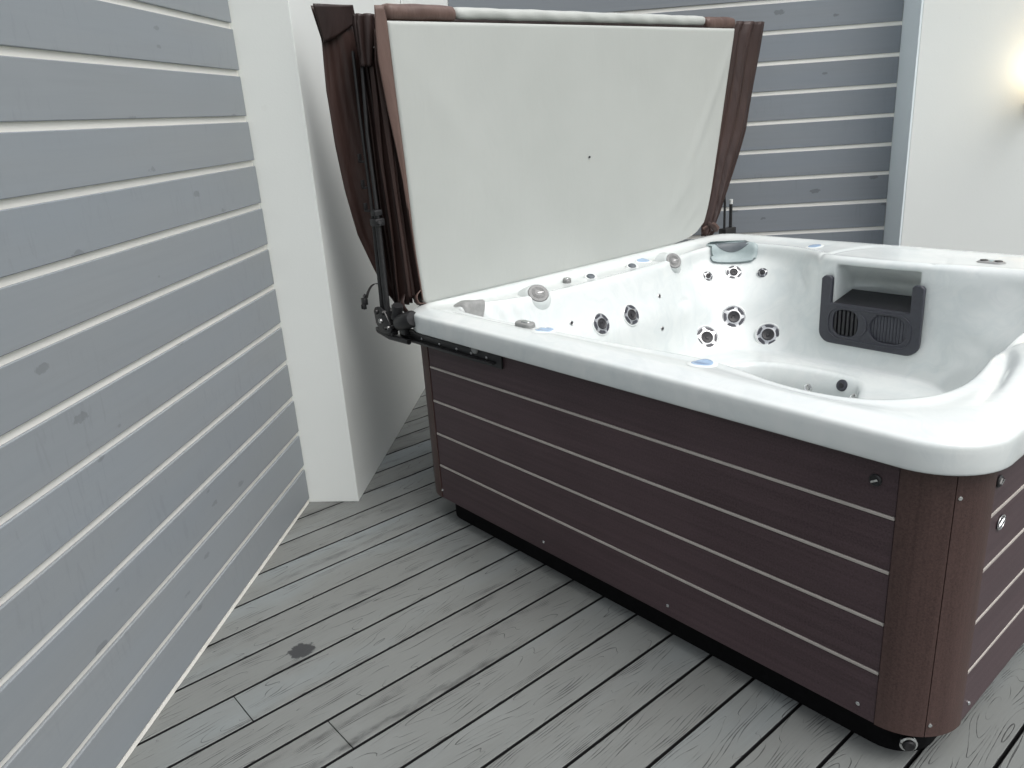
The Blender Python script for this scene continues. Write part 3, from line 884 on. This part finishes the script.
# lights, knobs, handles, pillows, control panel ------------------
def oval(a, b, n=32): return [(a * math.cos(2 * math.pi * k / n), b * math.sin(2 * math.pi * k / n)) for k in range(n)]
for p in ((.606, .078, .93), (1.241, .104, .93), (-.017, 1.332, .90), (.531, 1.985, .92)):
    loc, n = surf(p)
    o = conform('light_bezel', oval(.048, .044), p, M_CLEARW, tub, .0035, up=(1, 0, 0), nrm=(0, 0, 1), lim=.006)
    conform('light_lens', oval(.038, .034), p, M_LED, o, .0045, up=(1, 0, 0), nrm=(0, 0, 1), lift=.001, lim=.006)
def knob(p, r, n_mix):
    loc, n = surf(p); n = (n + Vector(n_mix)).normalized(); M = frame(loc + n * .007, n)
    bm = BM(); lathe(bm, [(r, -.022), (r, .001), (r * .95, .0045), (r * .84, .0055), (r * .78, .0048), (0, .0055)], 36)
    o = obj('diverter_knob', bm, M_KNOB, None, (0, 0, 0), smooth=40); o.parent = tub; o.matrix_local = loc_m(M)
    bm = BM(); lathe(bm, [(r * 1.9, -.062), (r * 1.55, -.036), (r * 1.28, -.012), (r * 1.12, -.001), (r * 1.04, .0015), (r * .99, -.001)], 36)
    c = obj('knob_collar', bm, M_ACR, None, (0, 0, 0), smooth=60); c.parent = o
    bm = BM(); box(bm, (-r * .1, -r * .06, .0045), (r * .55, r * .06, .0075), .0015)
    c = obj('knob_grip', bm, M_STEEL, None, (0, 0, 0), smooth=40); c.parent = o
    bm = BM()
    for q in (.62, .5, .38): lathe(bm, [(r * q + .0012, .0052), (r * q, .0066), (r * q - .0012, .0052)], 36)
    c = obj('knob_ribs', bm, M_KNOB, None, (0, 0, 0), smooth=60); c.parent = o
knob((.098, .515, .905), .045, (.9, -.35, .1)); knob((.100, 1.416, .900), .040, (.3, -.5, .35))
def air_handle(p, L, wdt, up, mat=M_GREY, nm='air_valve'):
    loc, n = surf(p); M = frame(loc, (n + Vector((0, 0, 1.2))).normalized(), up)
    bm = BM(); prism(bm, rrect(-L / 2, L / 2, -wdt / 2, wdt / 2, wdt * .48, 6), -.008, .016, .007, seg=4)
    o = obj(nm, bm, mat, None, (0, 0, 0), smooth=50); o.parent = tub; o.matrix_local = loc_m(M)
    bm = BM(); prism(bm, rrect(-L * .18, L * .30, -wdt * .22, wdt * .22, wdt * .2, 5), .0155, .020, .002)
    c = obj('valve_lever', bm, M_CHROME, None, (0, 0, 0), smooth=50); c.parent = o
air_handle((.504, .082, .925), .085, .045, (0, 1, 0))
air_handle((.0, .785, .903), .060, .038, (.7, .7, 0), M_KNOB)
for p in ((.02, .918, .903), (.02, 1.207, .903)):
    loc, n = surf(p); M = frame(loc, (n + Vector((.5, -.3, .5))).normalized())
    bm = BM(); lathe(bm, [(.032, -.006), (.031, .004), (.026, .008), (.020, .007)], 28)
    o = obj('air_cap', bm, M_CLEARW, None, (0, 0, 0), smooth=45); o.parent = tub; o.matrix_local = loc_m(M)
    bm = BM(); lathe(bm, [(.021, .004), (.018, .010), (.010, .013), (0, .012)], 24)
    c = obj('cap_insert', bm, M_GREYD, None, (0, 0, 0), smooth=45); c.parent = o
# control panel on the far rim
PC = (1.352, 1.923, .93)
o = conform('control_panel', rrect(-.055, .055, -.026, .026, .024, 6), PC, M_GREY, tub, .006, up=(0, 1, 0), nrm=(0, 0, 1))
for dx in (-.028, .028):
    conform('panel_button', oval(.018, .016), (PC[0] + dx, PC[1], PC[2]), M_DARKER, o, .009, up=(0, 1, 0), nrm=(0, 0, 1))
conform('panel_display', rrect(-.008, .008, -.014, .014, .003, 3), PC, M_GREYL, o, .009, up=(0, 1, 0), nrm=(0, 0, 1))
# head pillows
PK = (.116, 1.885, .872)
pk = [(x_ * 1.07, y_ * 1.10) for x_, y_ in [(-.118, .050), (-.108, .058), (.108, .058), (.120, .048), (.124, .0), (.112, -.048), (.095, -.058), (-.092, -.058), (-.108, -.048), (-.122, .0)]]
def smooth_poly(p, it=2):
    for _ in range(it):
        q = []
        for i in range(len(p)):
            a, b = p[i], p[(i + 1) % len(p)]
            q += [(a[0] * .75 + b[0] * .25, a[1] * .75 + b[1] * .25), (a[0] * .25 + b[0] * .75, a[1] * .25 + b[1] * .75)]
        p = q
    return p
o = conform('head_pillow', smooth_poly(pk), PK, M_GREYL, tub, .022, nrm=(.60, -.70, .35), rings=10, edge=.22)
arc = [(-.115 + .23 * i / 16, .054) for i in range(17)] + [(.115 - .23 * i / 16, .054 - .062 * math.sin(math.pi * i / 16) ** .8) for i in range(1, 16)]
conform('pillow_inset', arc, PK, M_GREYD, o, .0245, nrm=(.60, -.70, .35), rings=6, edge=.10)
pl_ = smooth_poly([(a_, b_ * 1.15) for a_, b_ in [(-.075, .0), (-.07, .04), (-.03, .058), (.02, .05), (.075, .005), (.092, -.035), (.06, -.048), (.0, -.045), (-.06, -.035)]])
conform('head_pillow', pl_, (.041, .203, .900), M_GREY, tub, .020, nrm=(.55, .30, .75), rings=8, edge=.2, up=(-.35, 1, .2))

# filter unit ------------------------------------------------------
FV = 1.686
def ff(x, y, z): return (x, FV - z, y)          # local x along u, y up, z towards the tub's inside
bm = BM()
def mirror_arc(cx, cy, r, a0, a1, n=6): return [(cx + r * math.cos(R(a0 + (a1 - a0) * k / n)), cy + r * math.sin(R(a0 + (a1 - a0) * k / n))) for k in range(n + 1)]
fl, fr_, fb, ft, aw, sh_ = .752, 1.203, .550, .858, .049, .736
poly = mirror_arc(fl + .055, fb + .055, .055, 180, 270) + mirror_arc(fr_ - .055, fb + .055, .055, 270, 360) \
     + [(fr_, ft - .012)] + [(fr_ - .012, ft), (fr_ - aw + .010, ft), (fr_ - aw, ft - .010), (fr_ - aw, sh_), (fl + aw, sh_), (fl + aw, ft - .010), (fl + aw - .010, ft), (fl + .012, ft), (fl, ft - .012)]
# plate with the two openings left out: built as a rim of pieces
t_ = bmesh.new()
ovals = [rrect(.818, .934, .592, .712, .044, 8), rrect(.992, 1.146, .592, .712, .050, 8)]
from mathutils.geometry import delaunay_2d_cdt
pts = [Vector(p) for p in poly]; fcs = [list(range(len(poly)))]
edges = [(i, (i + 1) % len(poly)) for i in range(len(poly))]
base_n = len(pts)
for ovp in ovals:
    s0 = len(pts); pts += [Vector(p) for p in ovp]; edges += [(s0 + i, s0 + (i + 1) % len(ovp)) for i in range(len(ovp))]
vo, eo, fo, _, _, _ = delaunay_2d_cdt(pts, edges, [], 1, 1e-6)
def inside(p, pg):
    c = False; n = len(pg)
    for i in range(n):
        x1, y1 = pg[i]; x2, y2 = pg[(i + 1) % n]
        if (y1 > p[1]) != (y2 > p[1]) and p[0] < (x2 - x1) * (p[1] - y1) / (y2 - y1) + x1: c = not c
    return c
tv = [t_.verts.new((p.x, p.y, .024)) for p in vo]
for f in fo:
    c = sum((vo[i] for i in f), Vector((0, 0))) / len(f)
    if inside(c, poly) and not any(inside(c, o_) for o_ in ovals): t_.faces.new([tv[i] for i in f])
ret = bmesh.ops.extrude_face_region(t_, geom=t_.faces[:])
bmesh.ops.translate(t_, verts=[g for g in ret['geom'] if isinstance(g, bmesh.types.BMVert)], vec=(0, 0, -.024))
bmesh.ops.recalc_face_normals(t_, faces=t_.faces)
merge(bm, t_, ff)
bmesh.ops.recalc_face_normals(bm, faces=bm.faces)
filt = obj('filter_frame', bm, M_DARK, tub, smooth=30)
bv = filt.modifiers.new('edge', 'BEVEL'); bv.width = .004; bv.segments = 3; bv.limit_method = 'ANGLE'; bv.angle_limit = R(50)
# lip moulding round the grilles
bm = BM()
big = rrect(.796, 1.166, .578, .722, .058, 8)
tube(bm, [ff(x, y, .025) for x, y in big + big[:1]], .0035, 8, caps=False)
obj('filter_moulding', bm, M_DARK, filt, smooth=60)
for (x0, x1, nb, mt) in ((.818, .934, 6, M_DARKER), (.992, 1.146, 11, M_DARK)):
    bm = BM(); box(bm, (x0 - .002, .588, .003), (x1 + .002, .716, .008), f=ff)
    for k in range(nb):
        xx = x0 + (x1 - x0) * (k + .5) / nb; wd_ = (x1 - x0) / nb * (.30 if nb == 6 else .46)
        box(bm, (xx - wd_, .594, .008), (xx + wd_, .710, .019), .002, f=ff)
    bmesh.ops.recalc_face_normals(bm, faces=bm.faces)
    obj('filter_grille', bm, mt, filt, smooth=30)
    bm = BM(); ar = mirror_arc(x1 - .02 if nb == 6 else x0 + .025, .652, .060, -62, 62, 10) if nb == 6 else mirror_arc(x0 + .055, .652, .064, 118, 242, 10)
    tube(bm, [ff(x, y, .024) for x, y in ar], .0045, 8)
    obj('grille_rib', bm, M_DARK, filt, smooth=60)
# weir flap: the sloping black shelf in the niche
bm = BM()
a = [(.803, FV - .020, .730), (1.152, FV - .020, .730), (1.138, FV + .125, .776), (.825, FV + .125, .776)]
top = [bm.verts.new(p) for p in a]; bot = [bm.verts.new((p[0], p[1], p[2] - .014)) for p in a]
bm.faces.new(top); bm.faces.new(bot[::-1])
for k in range(4): bm.faces.new((top[k], bot[k], bot[(k + 1) % 4], top[(k + 1) % 4]))
bmesh.ops.recalc_face_normals(bm, faces=bm.faces)
obj('weir_flap', bm, M_DARKER, filt)

# ------------------------------------------------------------------ folded cover, standing on the far-left rim
cov = tub_empty('tub_cover', -.22, 1.1, .93)
tag(cov, 'folded tub cover standing upright, pale grey underside facing the tub, brown skirt edges', 'tub cover')
def interp(tab, z): return float(np.interp(z, [p[0] for p in tab], [p[1] for p in tab]))
LEFT = [(.93, .080), (.945, .073), (1.13, .061), (1.645, .050), (1.985, .040)]
RIGHT = [(.930, 1.70), (.936, 1.77), (.944, 1.835), (.965, 1.90), (1.010, 1.965), (1.09, 2.000), (1.175, 2.026), (1.458, 2.090), (1.97, 2.203), (1.99, 2.206)]
rn = random.Random(5)
def wr(v, z):
    h = 0.0
    for (v0, z0, v1, z1, w_, a_) in ((2.20, 1.96, 1.62, 1.02, .030, .0045), (2.20, 1.96, 1.80, 1.30, .022, .004), (2.10, 1.55, 1.55, .97, .025, .0035), (2.02, 1.35, 1.42, .96, .022, .003), (.05, 1.95, .5, 1.35, .05, .003), (1.95, 1.15, 1.70, .95, .018, .004), (.4, 1.98, .9, 1.2, .08, .002)):
        dx, dz = v1 - v0, z1 - z0; L = math.hypot(dx, dz)
        t_ = ((v - v0) * dx + (z - z0) * dz) / L / L; d = ((v - v0) * dz - (z - z0) * dx) / L
        if -.05 < t_ < 1.05: h += a_ * math.exp(-(d / w_) ** 2) * math.sin(math.pi * min(1, max(0, t_ * .95 + .03)))
    return h + .003 * math.sin(3.1 * v + 1.2 * z) + .0025 * math.sin(2 * z - 4.5 * v)
def slab(name, uf, ub, z0, z1, left, right, mat, shift=0.0, nv=90, nz=60, r=.030, puff=.010, wrk=1.0):
    bm = BM(); fr, bk = [], []
    for j in range(nz + 1):
        z = z0 + (z1 - z0) * (.5 - .5 * math.cos(math.pi * j / nz))
        vl, vr = left(z) + shift, right(z) + shift
        rf, rb = [], []
        for i in range(nv + 1):
            s = .5 - .5 * math.cos(math.pi * i / nv); v = vl + (vr - vl) * s
            d = min(v - vl, vr - v, z - z0, z1 - z); k = min(1, max(0, d / r))
            q = r * (1 - math.sqrt(max(0, 1 - (1 - k) ** 2)))
            mid = (uf + ub) / 2; hf = (uf - ub) / 2
            bul = puff * (math.sin(math.pi * s) * math.sin(math.pi * (z - z0) / (z1 - z0)))
            e = min(q, hf)
            rf.append(bm.verts.new((uf - e + bul + wrk * .7 * wr(v, z) * min(1, k), v, z)))
            rb.append(bm.verts.new((ub + e - bul, v, z)) if d > 1e-9 or hf > r else rf[-1])
        fr.append(rf); bk.append(rb)
    for j in range(nz):
        for i in range(nv):
            bm.faces.new((fr[j][i], fr[j][i + 1], fr[j + 1][i + 1], fr[j + 1][i]))
            bm.faces.new((bk[j][i], bk[j + 1][i], bk[j + 1][i + 1], bk[j][i + 1]))
    for f in bm.faces:
        if f.calc_center_median().x < (uf + ub) / 2: f.material_index = 1
    ring = [(0, i) for i in range(nv)] + [(j, nv) for j in range(nz)] + [(nz, i) for i in range(nv, 0, -1)] + [(j, 0) for j in range(nz, 0, -1)]
    for (a, b), (c, d) in zip(ring, ring[1:] + ring[:1]):
        bm.faces.new((fr[a][b], bk[a][b], bk[c][d], fr[c][d])).material_index = 1
    bmesh.ops.recalc_face_normals(bm, faces=bm.faces)
    return obj(name, bm, [mat, M_SKIRTD], cov, smooth=60)
near = slab('cover_panel', -.110, -.200, .922, 1.990, lambda z: interp(LEFT, z), lambda z: interp(RIGHT, z), M_LINER, r=.013)
near['label'] = 'pale grey panel facing the tub'
slab('cover_panel', -.225, -.320, .930, 2.000, lambda z: .075 - .035 * (z - .93), lambda z: 2.05 + .14 * min(1, (z - .93) / .6), M_SKIRTD, wrk=.4)['label'] = 'brown panel folded behind'
# little eyelet in the middle of the pale face
Mx = Matrix.Translation((-.0995, 1.061, 1.4275)) @ Matrix.Rotation(R(90), 4, 'Y') @ Matrix.Scale(.6, 4)
bm = BM(); lathe(bm, [(.008, -.004), (.0075, .003), (.004, .004), (.003, .001), (0, .001)], 16, Mx)
obj('eyelet', bm, M_DARK, near, smooth=40)
# rolled hinge along the top: grey middle and brown end sleeves
def roll(name, v0, v1, mat, ru, rz, n=60, uc=-.168, zc=2.026, lump=.0013, ends=.02):
    bm = BM(); rings = []
    for i in range(n + 1):
        s = i / n; v = v0 + (v1 - v0) * s
        e = min(s * (v1 - v0), (1 - s) * (v1 - v0)); k = min(1, e / ends); k = .72 + .28 * math.sqrt(max(0, 1 - (1 - k) ** 2))
        ring = []
        for q in range(20):
            a = 2 * math.pi * q / 20
            l_ = 1 + lump / ru * (math.sin(v * 23 + 2 * a) + .7 * math.sin(v * 51 + a * 3 + 1) + .5 * math.sin(v * 9))
            ring.append(bm.verts.new((uc + ru * k * l_ * math.copysign(abs(math.cos(a)) ** .75, math.cos(a)), v, zc + .008 * math.sin(math.pi * s) * 0 + rz * k * l_ * math.copysign(abs(math.sin(a)) ** .8, math.sin(a)))))
        rings.append(ring)
    for a, b in zip(rings, rings[1:]):
        for q in range(20): bm.faces.new((a[q], b[q], b[(q + 1) % 20], a[(q + 1) % 20]))
    bm.faces.new(rings[0]); bm.faces.new(rings[-1][::-1])
    bmesh.ops.recalc_face_normals(bm, faces=bm.faces)
    return obj(name, bm, mat, cov, smooth=60)
roll('hinge_roll', .375, 1.975, M_LINER, .044, .026, 120, zc=2.0235)
roll('hinge_sleeve', .055, .372, M_SKIRTL, .050, .033, 24, lump=.0015, zc=2.020)
roll('hinge_sleeve', 1.978, 2.225, M_SKIRTL, .050, .034, 20, lump=.0015, zc=2.014)
bm = BM(); box(bm, (-.205, .07, 1.985), (-.135, 2.2, 2.004), .004)
obj('hinge_gutter', bm, M_SKIRTD, cov, smooth=40)
# skirts: vinyl flaps hanging from the panel edges
def flap(name, pts_l, pts_r, u, mat, z0, z1, fold=.010, nf=3.0, nz=64, ns=22, th=.004, bow=0.0, ph=0.0):
    bm = BM(); P = []
    for j in range(nz + 1):
        z = z0 + (z1 - z0) * j / nz
        a, b = interp(pts_l, z), interp(pts_r, z); row = []
        for i in range(ns + 1):
            s = i / ns
            sq = 1 + .8 * (1 - (z - z0) / (z1 - z0))
            du = .0016 * math.sin(31 * s + 4 * z + ph) * math.sin(3.3 * z + 5 * s) + fold * sq * math.sin(2 * math.pi * nf * s + ph + 1.3 * math.sin(2.2 * z)) * math.sin(math.pi * min(1, max(.06, s))) + .35 * fold * math.sin(11 * z + 5 * s + ph)
            row.append((u + du + bow * s * (1 - s) * 4, a + (b - a) * s, z))
        P.append(row)
    grid_mesh(bm, P)
    o = obj(name, bm, mat, cov, smooth=180); solidify(o, th)
    return o
RL = [(.877, .095), (.905, .072), (.968, .031), (1.083, -.017), (1.214, -.065), (1.397, -.097), (1.569, -.116), (1.770, -.123), (1.945, -.113), (2.058, -.140)]
RR_ = [(.877, .105), (.93, .15), (1.0, .14), (1.9, .07), (2.023, .031), (2.072, .021)]
flap('rear_skirt', RL, RR_, -.330, M_SKIRT, .885, 2.062, .0045, 1.7, ph=2.2, ns=40)
# upper cuff of the rear skirt, cut on a slant
bm = BM(); P = []
for j in range(11):
    row = []
    for q in range(17):
        s_ = q / 16; zl = 1.935 + .075 * s_ ** 1.3; z = zl + (2.066 - zl) * j / 10
        a_, b_ = interp(RL, min(z, 2.058)) - .002, interp(RR_, z) + .002
        row.append((-.317 + .003 * math.sin(6 * s_ + 1) + .006 * (j / 10) ** 2, a_ + (b_ - a_) * s_, z))
    P.append(row)
grid_mesh(bm, P); o = obj('skirt_cuff', bm, M_SKIRTD, cov, smooth=180); solidify(o, .003)
# dark inner webbing gathered between the two panels at the left end
flap('gusset', [(.93, .02), (1.3, .012), (1.9, .005), (2.02, -.012)], [(.93, .085), (2.02, .055)], -.215, M_SKIRT, .92, 2.022, .016, 2.2, ns=26, ph=.2)
flap('gusset', [(.93, .03), (1.4, .015), (1.9, .0), (1.99, .005)], [(.93, .085), (1.99, .05)], -.262, M_SKIRTD, .92, 1.99, .012, 2.6, ns=26, ph=1.9)
flap('arm_sleeve', [(1.84, -.030), (1.9, -.034), (1.99, -.036), (2.02, -.030)], [(1.84, .01), (2.03, .045)], -.212, M_SKIRTD, 1.842, 2.022, .010, 1.7, ns=18, nz=20, ph=.9, th=.022)
# narrow pale-brown edge strip of the near panel
flap('edge_strip', [(.94, .072), (1.194, .054), (1.42, .040), (1.55, .025), (1.683, .006), (1.857, -.012), (1.95, -.008), (2.04, .000)], [(.94, .078), (1.13, .062), (1.645, .052), (1.985, .043), (2.04, .034)], -.118, M_SKIRTL, .945, 2.040, .003, .5, ns=8, th=.006)
flap('edge_binding', [(.95, .035), (1.4, .020), (1.85, .000), (1.96, .015)], [(.95, .070), (1.4, .045), (1.96, .040)], -.160, M_SKIRT, .95, 1.965, .006, .8, ns=10, th=.006)
# right-hand skirt, gathered towards its foot
SR0 = [(.925, 1.985), (.946, 1.83), (.965, 1.90), (1.010, 1.955), (1.09, 1.992), (1.175, 2.018), (1.458, 2.082), (1.97, 2.195), (2.03, 2.245)]
SR0 = [(.928, 1.965), (.96, 1.955), (1.010, 1.965), (1.09, 1.992), (1.175, 2.018), (1.458, 2.082), (1.97, 2.195), (2.03, 2.245)]
SR1 = [(.928, 2.00), (.96, 2.075), (1.05, 2.140), (1.154, 2.196), (1.285, 2.262), (1.468, 2.352), (1.677, 2.412), (1.832, 2.452), (2.026, 2.500)]
flap('side_skirt', SR0, SR1, -.128, M_SKIRT, .930, 2.028, .009, 2.7, ns=40, ph=.4)
# tie straps with buckles
def strap(pts, w_, mat, nm='strap', parent=cov, across=(0, .3, 1)):
    bm = BM(); pts = [Vector(p) for p in pts]; P = []
    for i, p in enumerate(pts):
        d = (pts[min(i + 1, len(pts) - 1)] - pts[max(0, i - 1)]).normalized()
        x = d.cross(Vector((1, .55, .15))).normalized().cross(d) if across is None else (Vector(across) - d * Vector(across).dot(d)).normalized()
        P.append([p - x * w_ / 2, p + x * w_ / 2])
    grid_mesh(bm, P); o = obj(nm, bm, mat, parent, smooth=180); solidify(o, .003); return o
def curve(pts, n=8):
    pts = [Vector(p) for p in pts]; out = []
    for j in range(len(pts) - 1):
        p0, p1, p2, p3 = pts[max(j - 1, 0)], pts[j], pts[j + 1], pts[min(j + 2, len(pts) - 1)]
        for q in range(n):
            t = q / n; out.append(.5 * ((2 * p1) + (p2 - p0) * t + (2 * p0 - 5 * p1 + 4 * p2 - p3) * t * t + (3 * p1 - p0 - 3 * p2 + p3) * t ** 3))
    return out + [pts[-1]]
st = strap(curve([(-.30, .012, .985), (-.30, -.018, 1.008), (-.30, -.045, 1.006), (-.30, -.066, .985), (-.30, -.078, .960)]), .018, M_WEB, across=(1, 0, .2))
bm = BM(); box(bm, (-.312, -.100, .932), (-.288, -.080, .962), .003); tube(bm, [(-.30, -.09, .965), (-.30, -.082, .975)], .006)
for k in (-1, 1): box(bm, (-.300 + k * .007 - .003, -.104, .915), (-.300 + k * .007 + .003, -.088, .935), .002)
obj('buckle', bm, M_BLACK, st, smooth=40)
strap(curve([(-.125, .075, .985), (-.118, .045, .965), (-.115, .05, .935), (-.12, .09, .925)]), .022, M_SKIRTL, across=(1, 0, .5))
strap(curve([(-.21, .05, .97), (-.19, .02, .93), (-.17, .035, .89), (-.14, .07, .905), (-.125, .085, .945)]), .026, M_SKIRT, across=(1, .2, .2))
strap(curve([(-.13, 1.97, .965), (-.105, 2.03, .985), (-.10, 2.07, .955), (-.12, 2.10, .945)]), .028, M_SKIRTL, across=(.5, 0, 1))
strap(curve([(-.11, 1.99, 1.00), (-.095, 2.02, .975), (-.10, 2.04, .945), (-.13, 2.02, .935)]), .024, M_SKIRT, across=(.5, .6, .4))

# ------------------------------------------------------------------ cover lifter
lf = tub_empty('cover_lifter', -.2, -.03, .80)
tag(lf, 'black metal cover lifter bolted under the tub rim beside the folded cover', 'cover lifter')
bm = BM(); box(bm, (-.185, -.012, .786), (.470, -.002, .844), .003); box(bm, (-.30, -.030, .800), (.44, -.012, .806), .002); box(bm, (-.17, -.030, .838), (.30, -.012, .842), .0015)
mp = obj('mounting_rail', bm, M_BLACKM, lf, smooth=40)
for u in (-.02, .10, .21, .30, .39):
    bm = BM(); lathe(bm, [(.006, 0), (.006, .002), (.003, .004), (0, .004)], 12, Matrix.Translation((u, -.0125, .815)) @ Matrix.Rotation(R(90), 4, 'X'))
    obj('bolt', bm, M_STEEL, mp, smooth=40)
bm = BM(); lathe(bm, [(.010, 0), (.018, .004), (.016, .010), (0, .012)], 18, Matrix.Translation((.33, -.013, .838)) @ Matrix.Rotation(R(90), 4, 'X'))
obj('level_knob', bm, M_GREY, mp, smooth=40)
# pivot bracket: two side plates with holes, pin and damper
for vv in (-.056, -.020):
    bm = BM()
    prism(bm, smooth_poly([(-.285, .905), (-.265, .925), (-.215, .925), (-.165, .86), (-.16, .835), (-.20, .812), (-.275, .835)], 1), 0, .006, .001, f=lambda x, y, z, vv=vv: (x, vv - z, y))
    bmesh.ops.recalc_face_normals(bm, faces=bm.faces)
    obj('pivot_plate', bm, M_BLACKM, lf, smooth=40)
for (u, z, r_, mt) in ((-.262, .903, .013, M_BLACK), (-.235, .868, .013, M_STEEL), (-.205, .840, .009, M_BLACK), (-.213, .905, .010, M_BLACK), (-.178, .848, .008, M_STEEL)):
    bm = BM(); lathe(bm, [(0, -.052), (r_, -.052), (r_, -.004), (r_ * .75, .006), (r_ * .4, .006), (0, .004)], 18, Matrix.Translation((u, -.063, z)) @ Matrix.Rotation(R(90), 4, 'X'))
    obj('pivot_bolt', bm, mt, lf, smooth=40)
bm = BM(); tube(bm, [(-.29, -.045, .815), (-.20, -.045, .800), (-.08, -.035, .798)], .012, 10); box(bm, (-.30, -.055, .812), (-.17, -.025, .830), .003)
obj('pivot_foot', bm, M_BLACKM, lf, smooth=40)
bm = BM()
lathe(bm, [(0, -.055), (.030, -.055), (.034, -.048), (.034, .045), (.028, .055), (0, .055)], 24, Matrix.Translation((-.085, -.035, .885)) @ Matrix.Rotation(R(72), 4, 'Y'))
lathe(bm, [(0, -.03), (.022, -.03), (.022, .03), (0, .03)], 20, Matrix.Translation((-.14, -.038, .915)) @ Matrix.Rotation(R(20), 4, 'Y'))
box(bm, (-.125, -.05, .825), (-.085, -.02, .872), .006); box(bm, (-.165, -.05, .88), (-.135, -.02, .945), .006)
obj('damper', bm, M_BLACK, lf, smooth=40)
# arm: square lower tube, clamp, twin upper rods that run up into the fold and across it
bm = BM(); tube(bm, [(-.212, -.040, .87), (-.208, -.038, 1.30)], .0125, 14)
la = obj('lower_arm', bm, M_BLACKM, lf, smooth=40)
bm = BM(); tube(bm, [(-.250, -.040, .90), (-.236, -.038, 1.32)], .0095, 12); tube(bm, [(-.240, -.038, 1.30), (-.262, -.030, 1.70), (-.268, -.024, 1.90)], .0065, 10)
obj('gas_strut', bm, M_BLACKM, lf, smooth=40)
bm = BM(); box(bm, (-.232, -.062, 1.255), (-.185, -.018, 1.285), .005); box(bm, (-.226, -.058, 1.295), (-.19, -.022, 1.318), .004); tube(bm, [(-.19, -.05, 1.268), (-.165, -.055, 1.272)], .007, 10)
obj('clamp', bm, M_BLACK, la, smooth=40)
bm = BM(); tube(bm, [(-.206, -.036, 1.28), (-.224, -.030, 1.60), (-.228, -.016, 1.84), (-.212, .02, 1.90), (-.212, .07, 1.92), (-.212, 2.16, 1.92)], .0075, 12)
obj('upper_arm', bm, M_BLACKM, lf, smooth=40)
# short tabs on the strut
for z in (1.50, 1.40, 1.31):
    bm = BM(); box(bm, (-.290, -.045, z - .004), (-.255, -.030, z + .004), .002); box(bm, (-.293, -.045, z - .004), (-.286, -.030, z + .030), .002)
    obj('tab', bm, M_BLACKM, lf, smooth=40)
# far side: arm foot and damper behind the cover's right end
bm = BM(); tube(bm, [(-.20, 2.338, .84), (-.20, 2.336, 1.060)], .0095, 12); tube(bm, [(-.20, 2.276, .84), (-.20, 2.276, 1.07), (-.205, 2.25, 1.3)], .007, 12); box(bm, (-.225, 2.255, .84), (-.175, 2.36, .925), .004); box(bm, (-.22, 2.195, .80), (.40, 2.206, .845), .003); box(bm, (-.225, 2.20, .80), (-.195, 2.35, .845), .003)
fs = obj('far_bracket', bm, M_BLACKM, lf, smooth=40)
bm = BM(); tube(bm, [(-.20, 2.336, 1.059), (-.20, 2.336, 1.086)], .0105, 14)
obj('strut_tip', bm, M_CLEARW, fs, smooth=40)

for o in bpy.data.objects:
    if 'o_' in o: del o['o_']
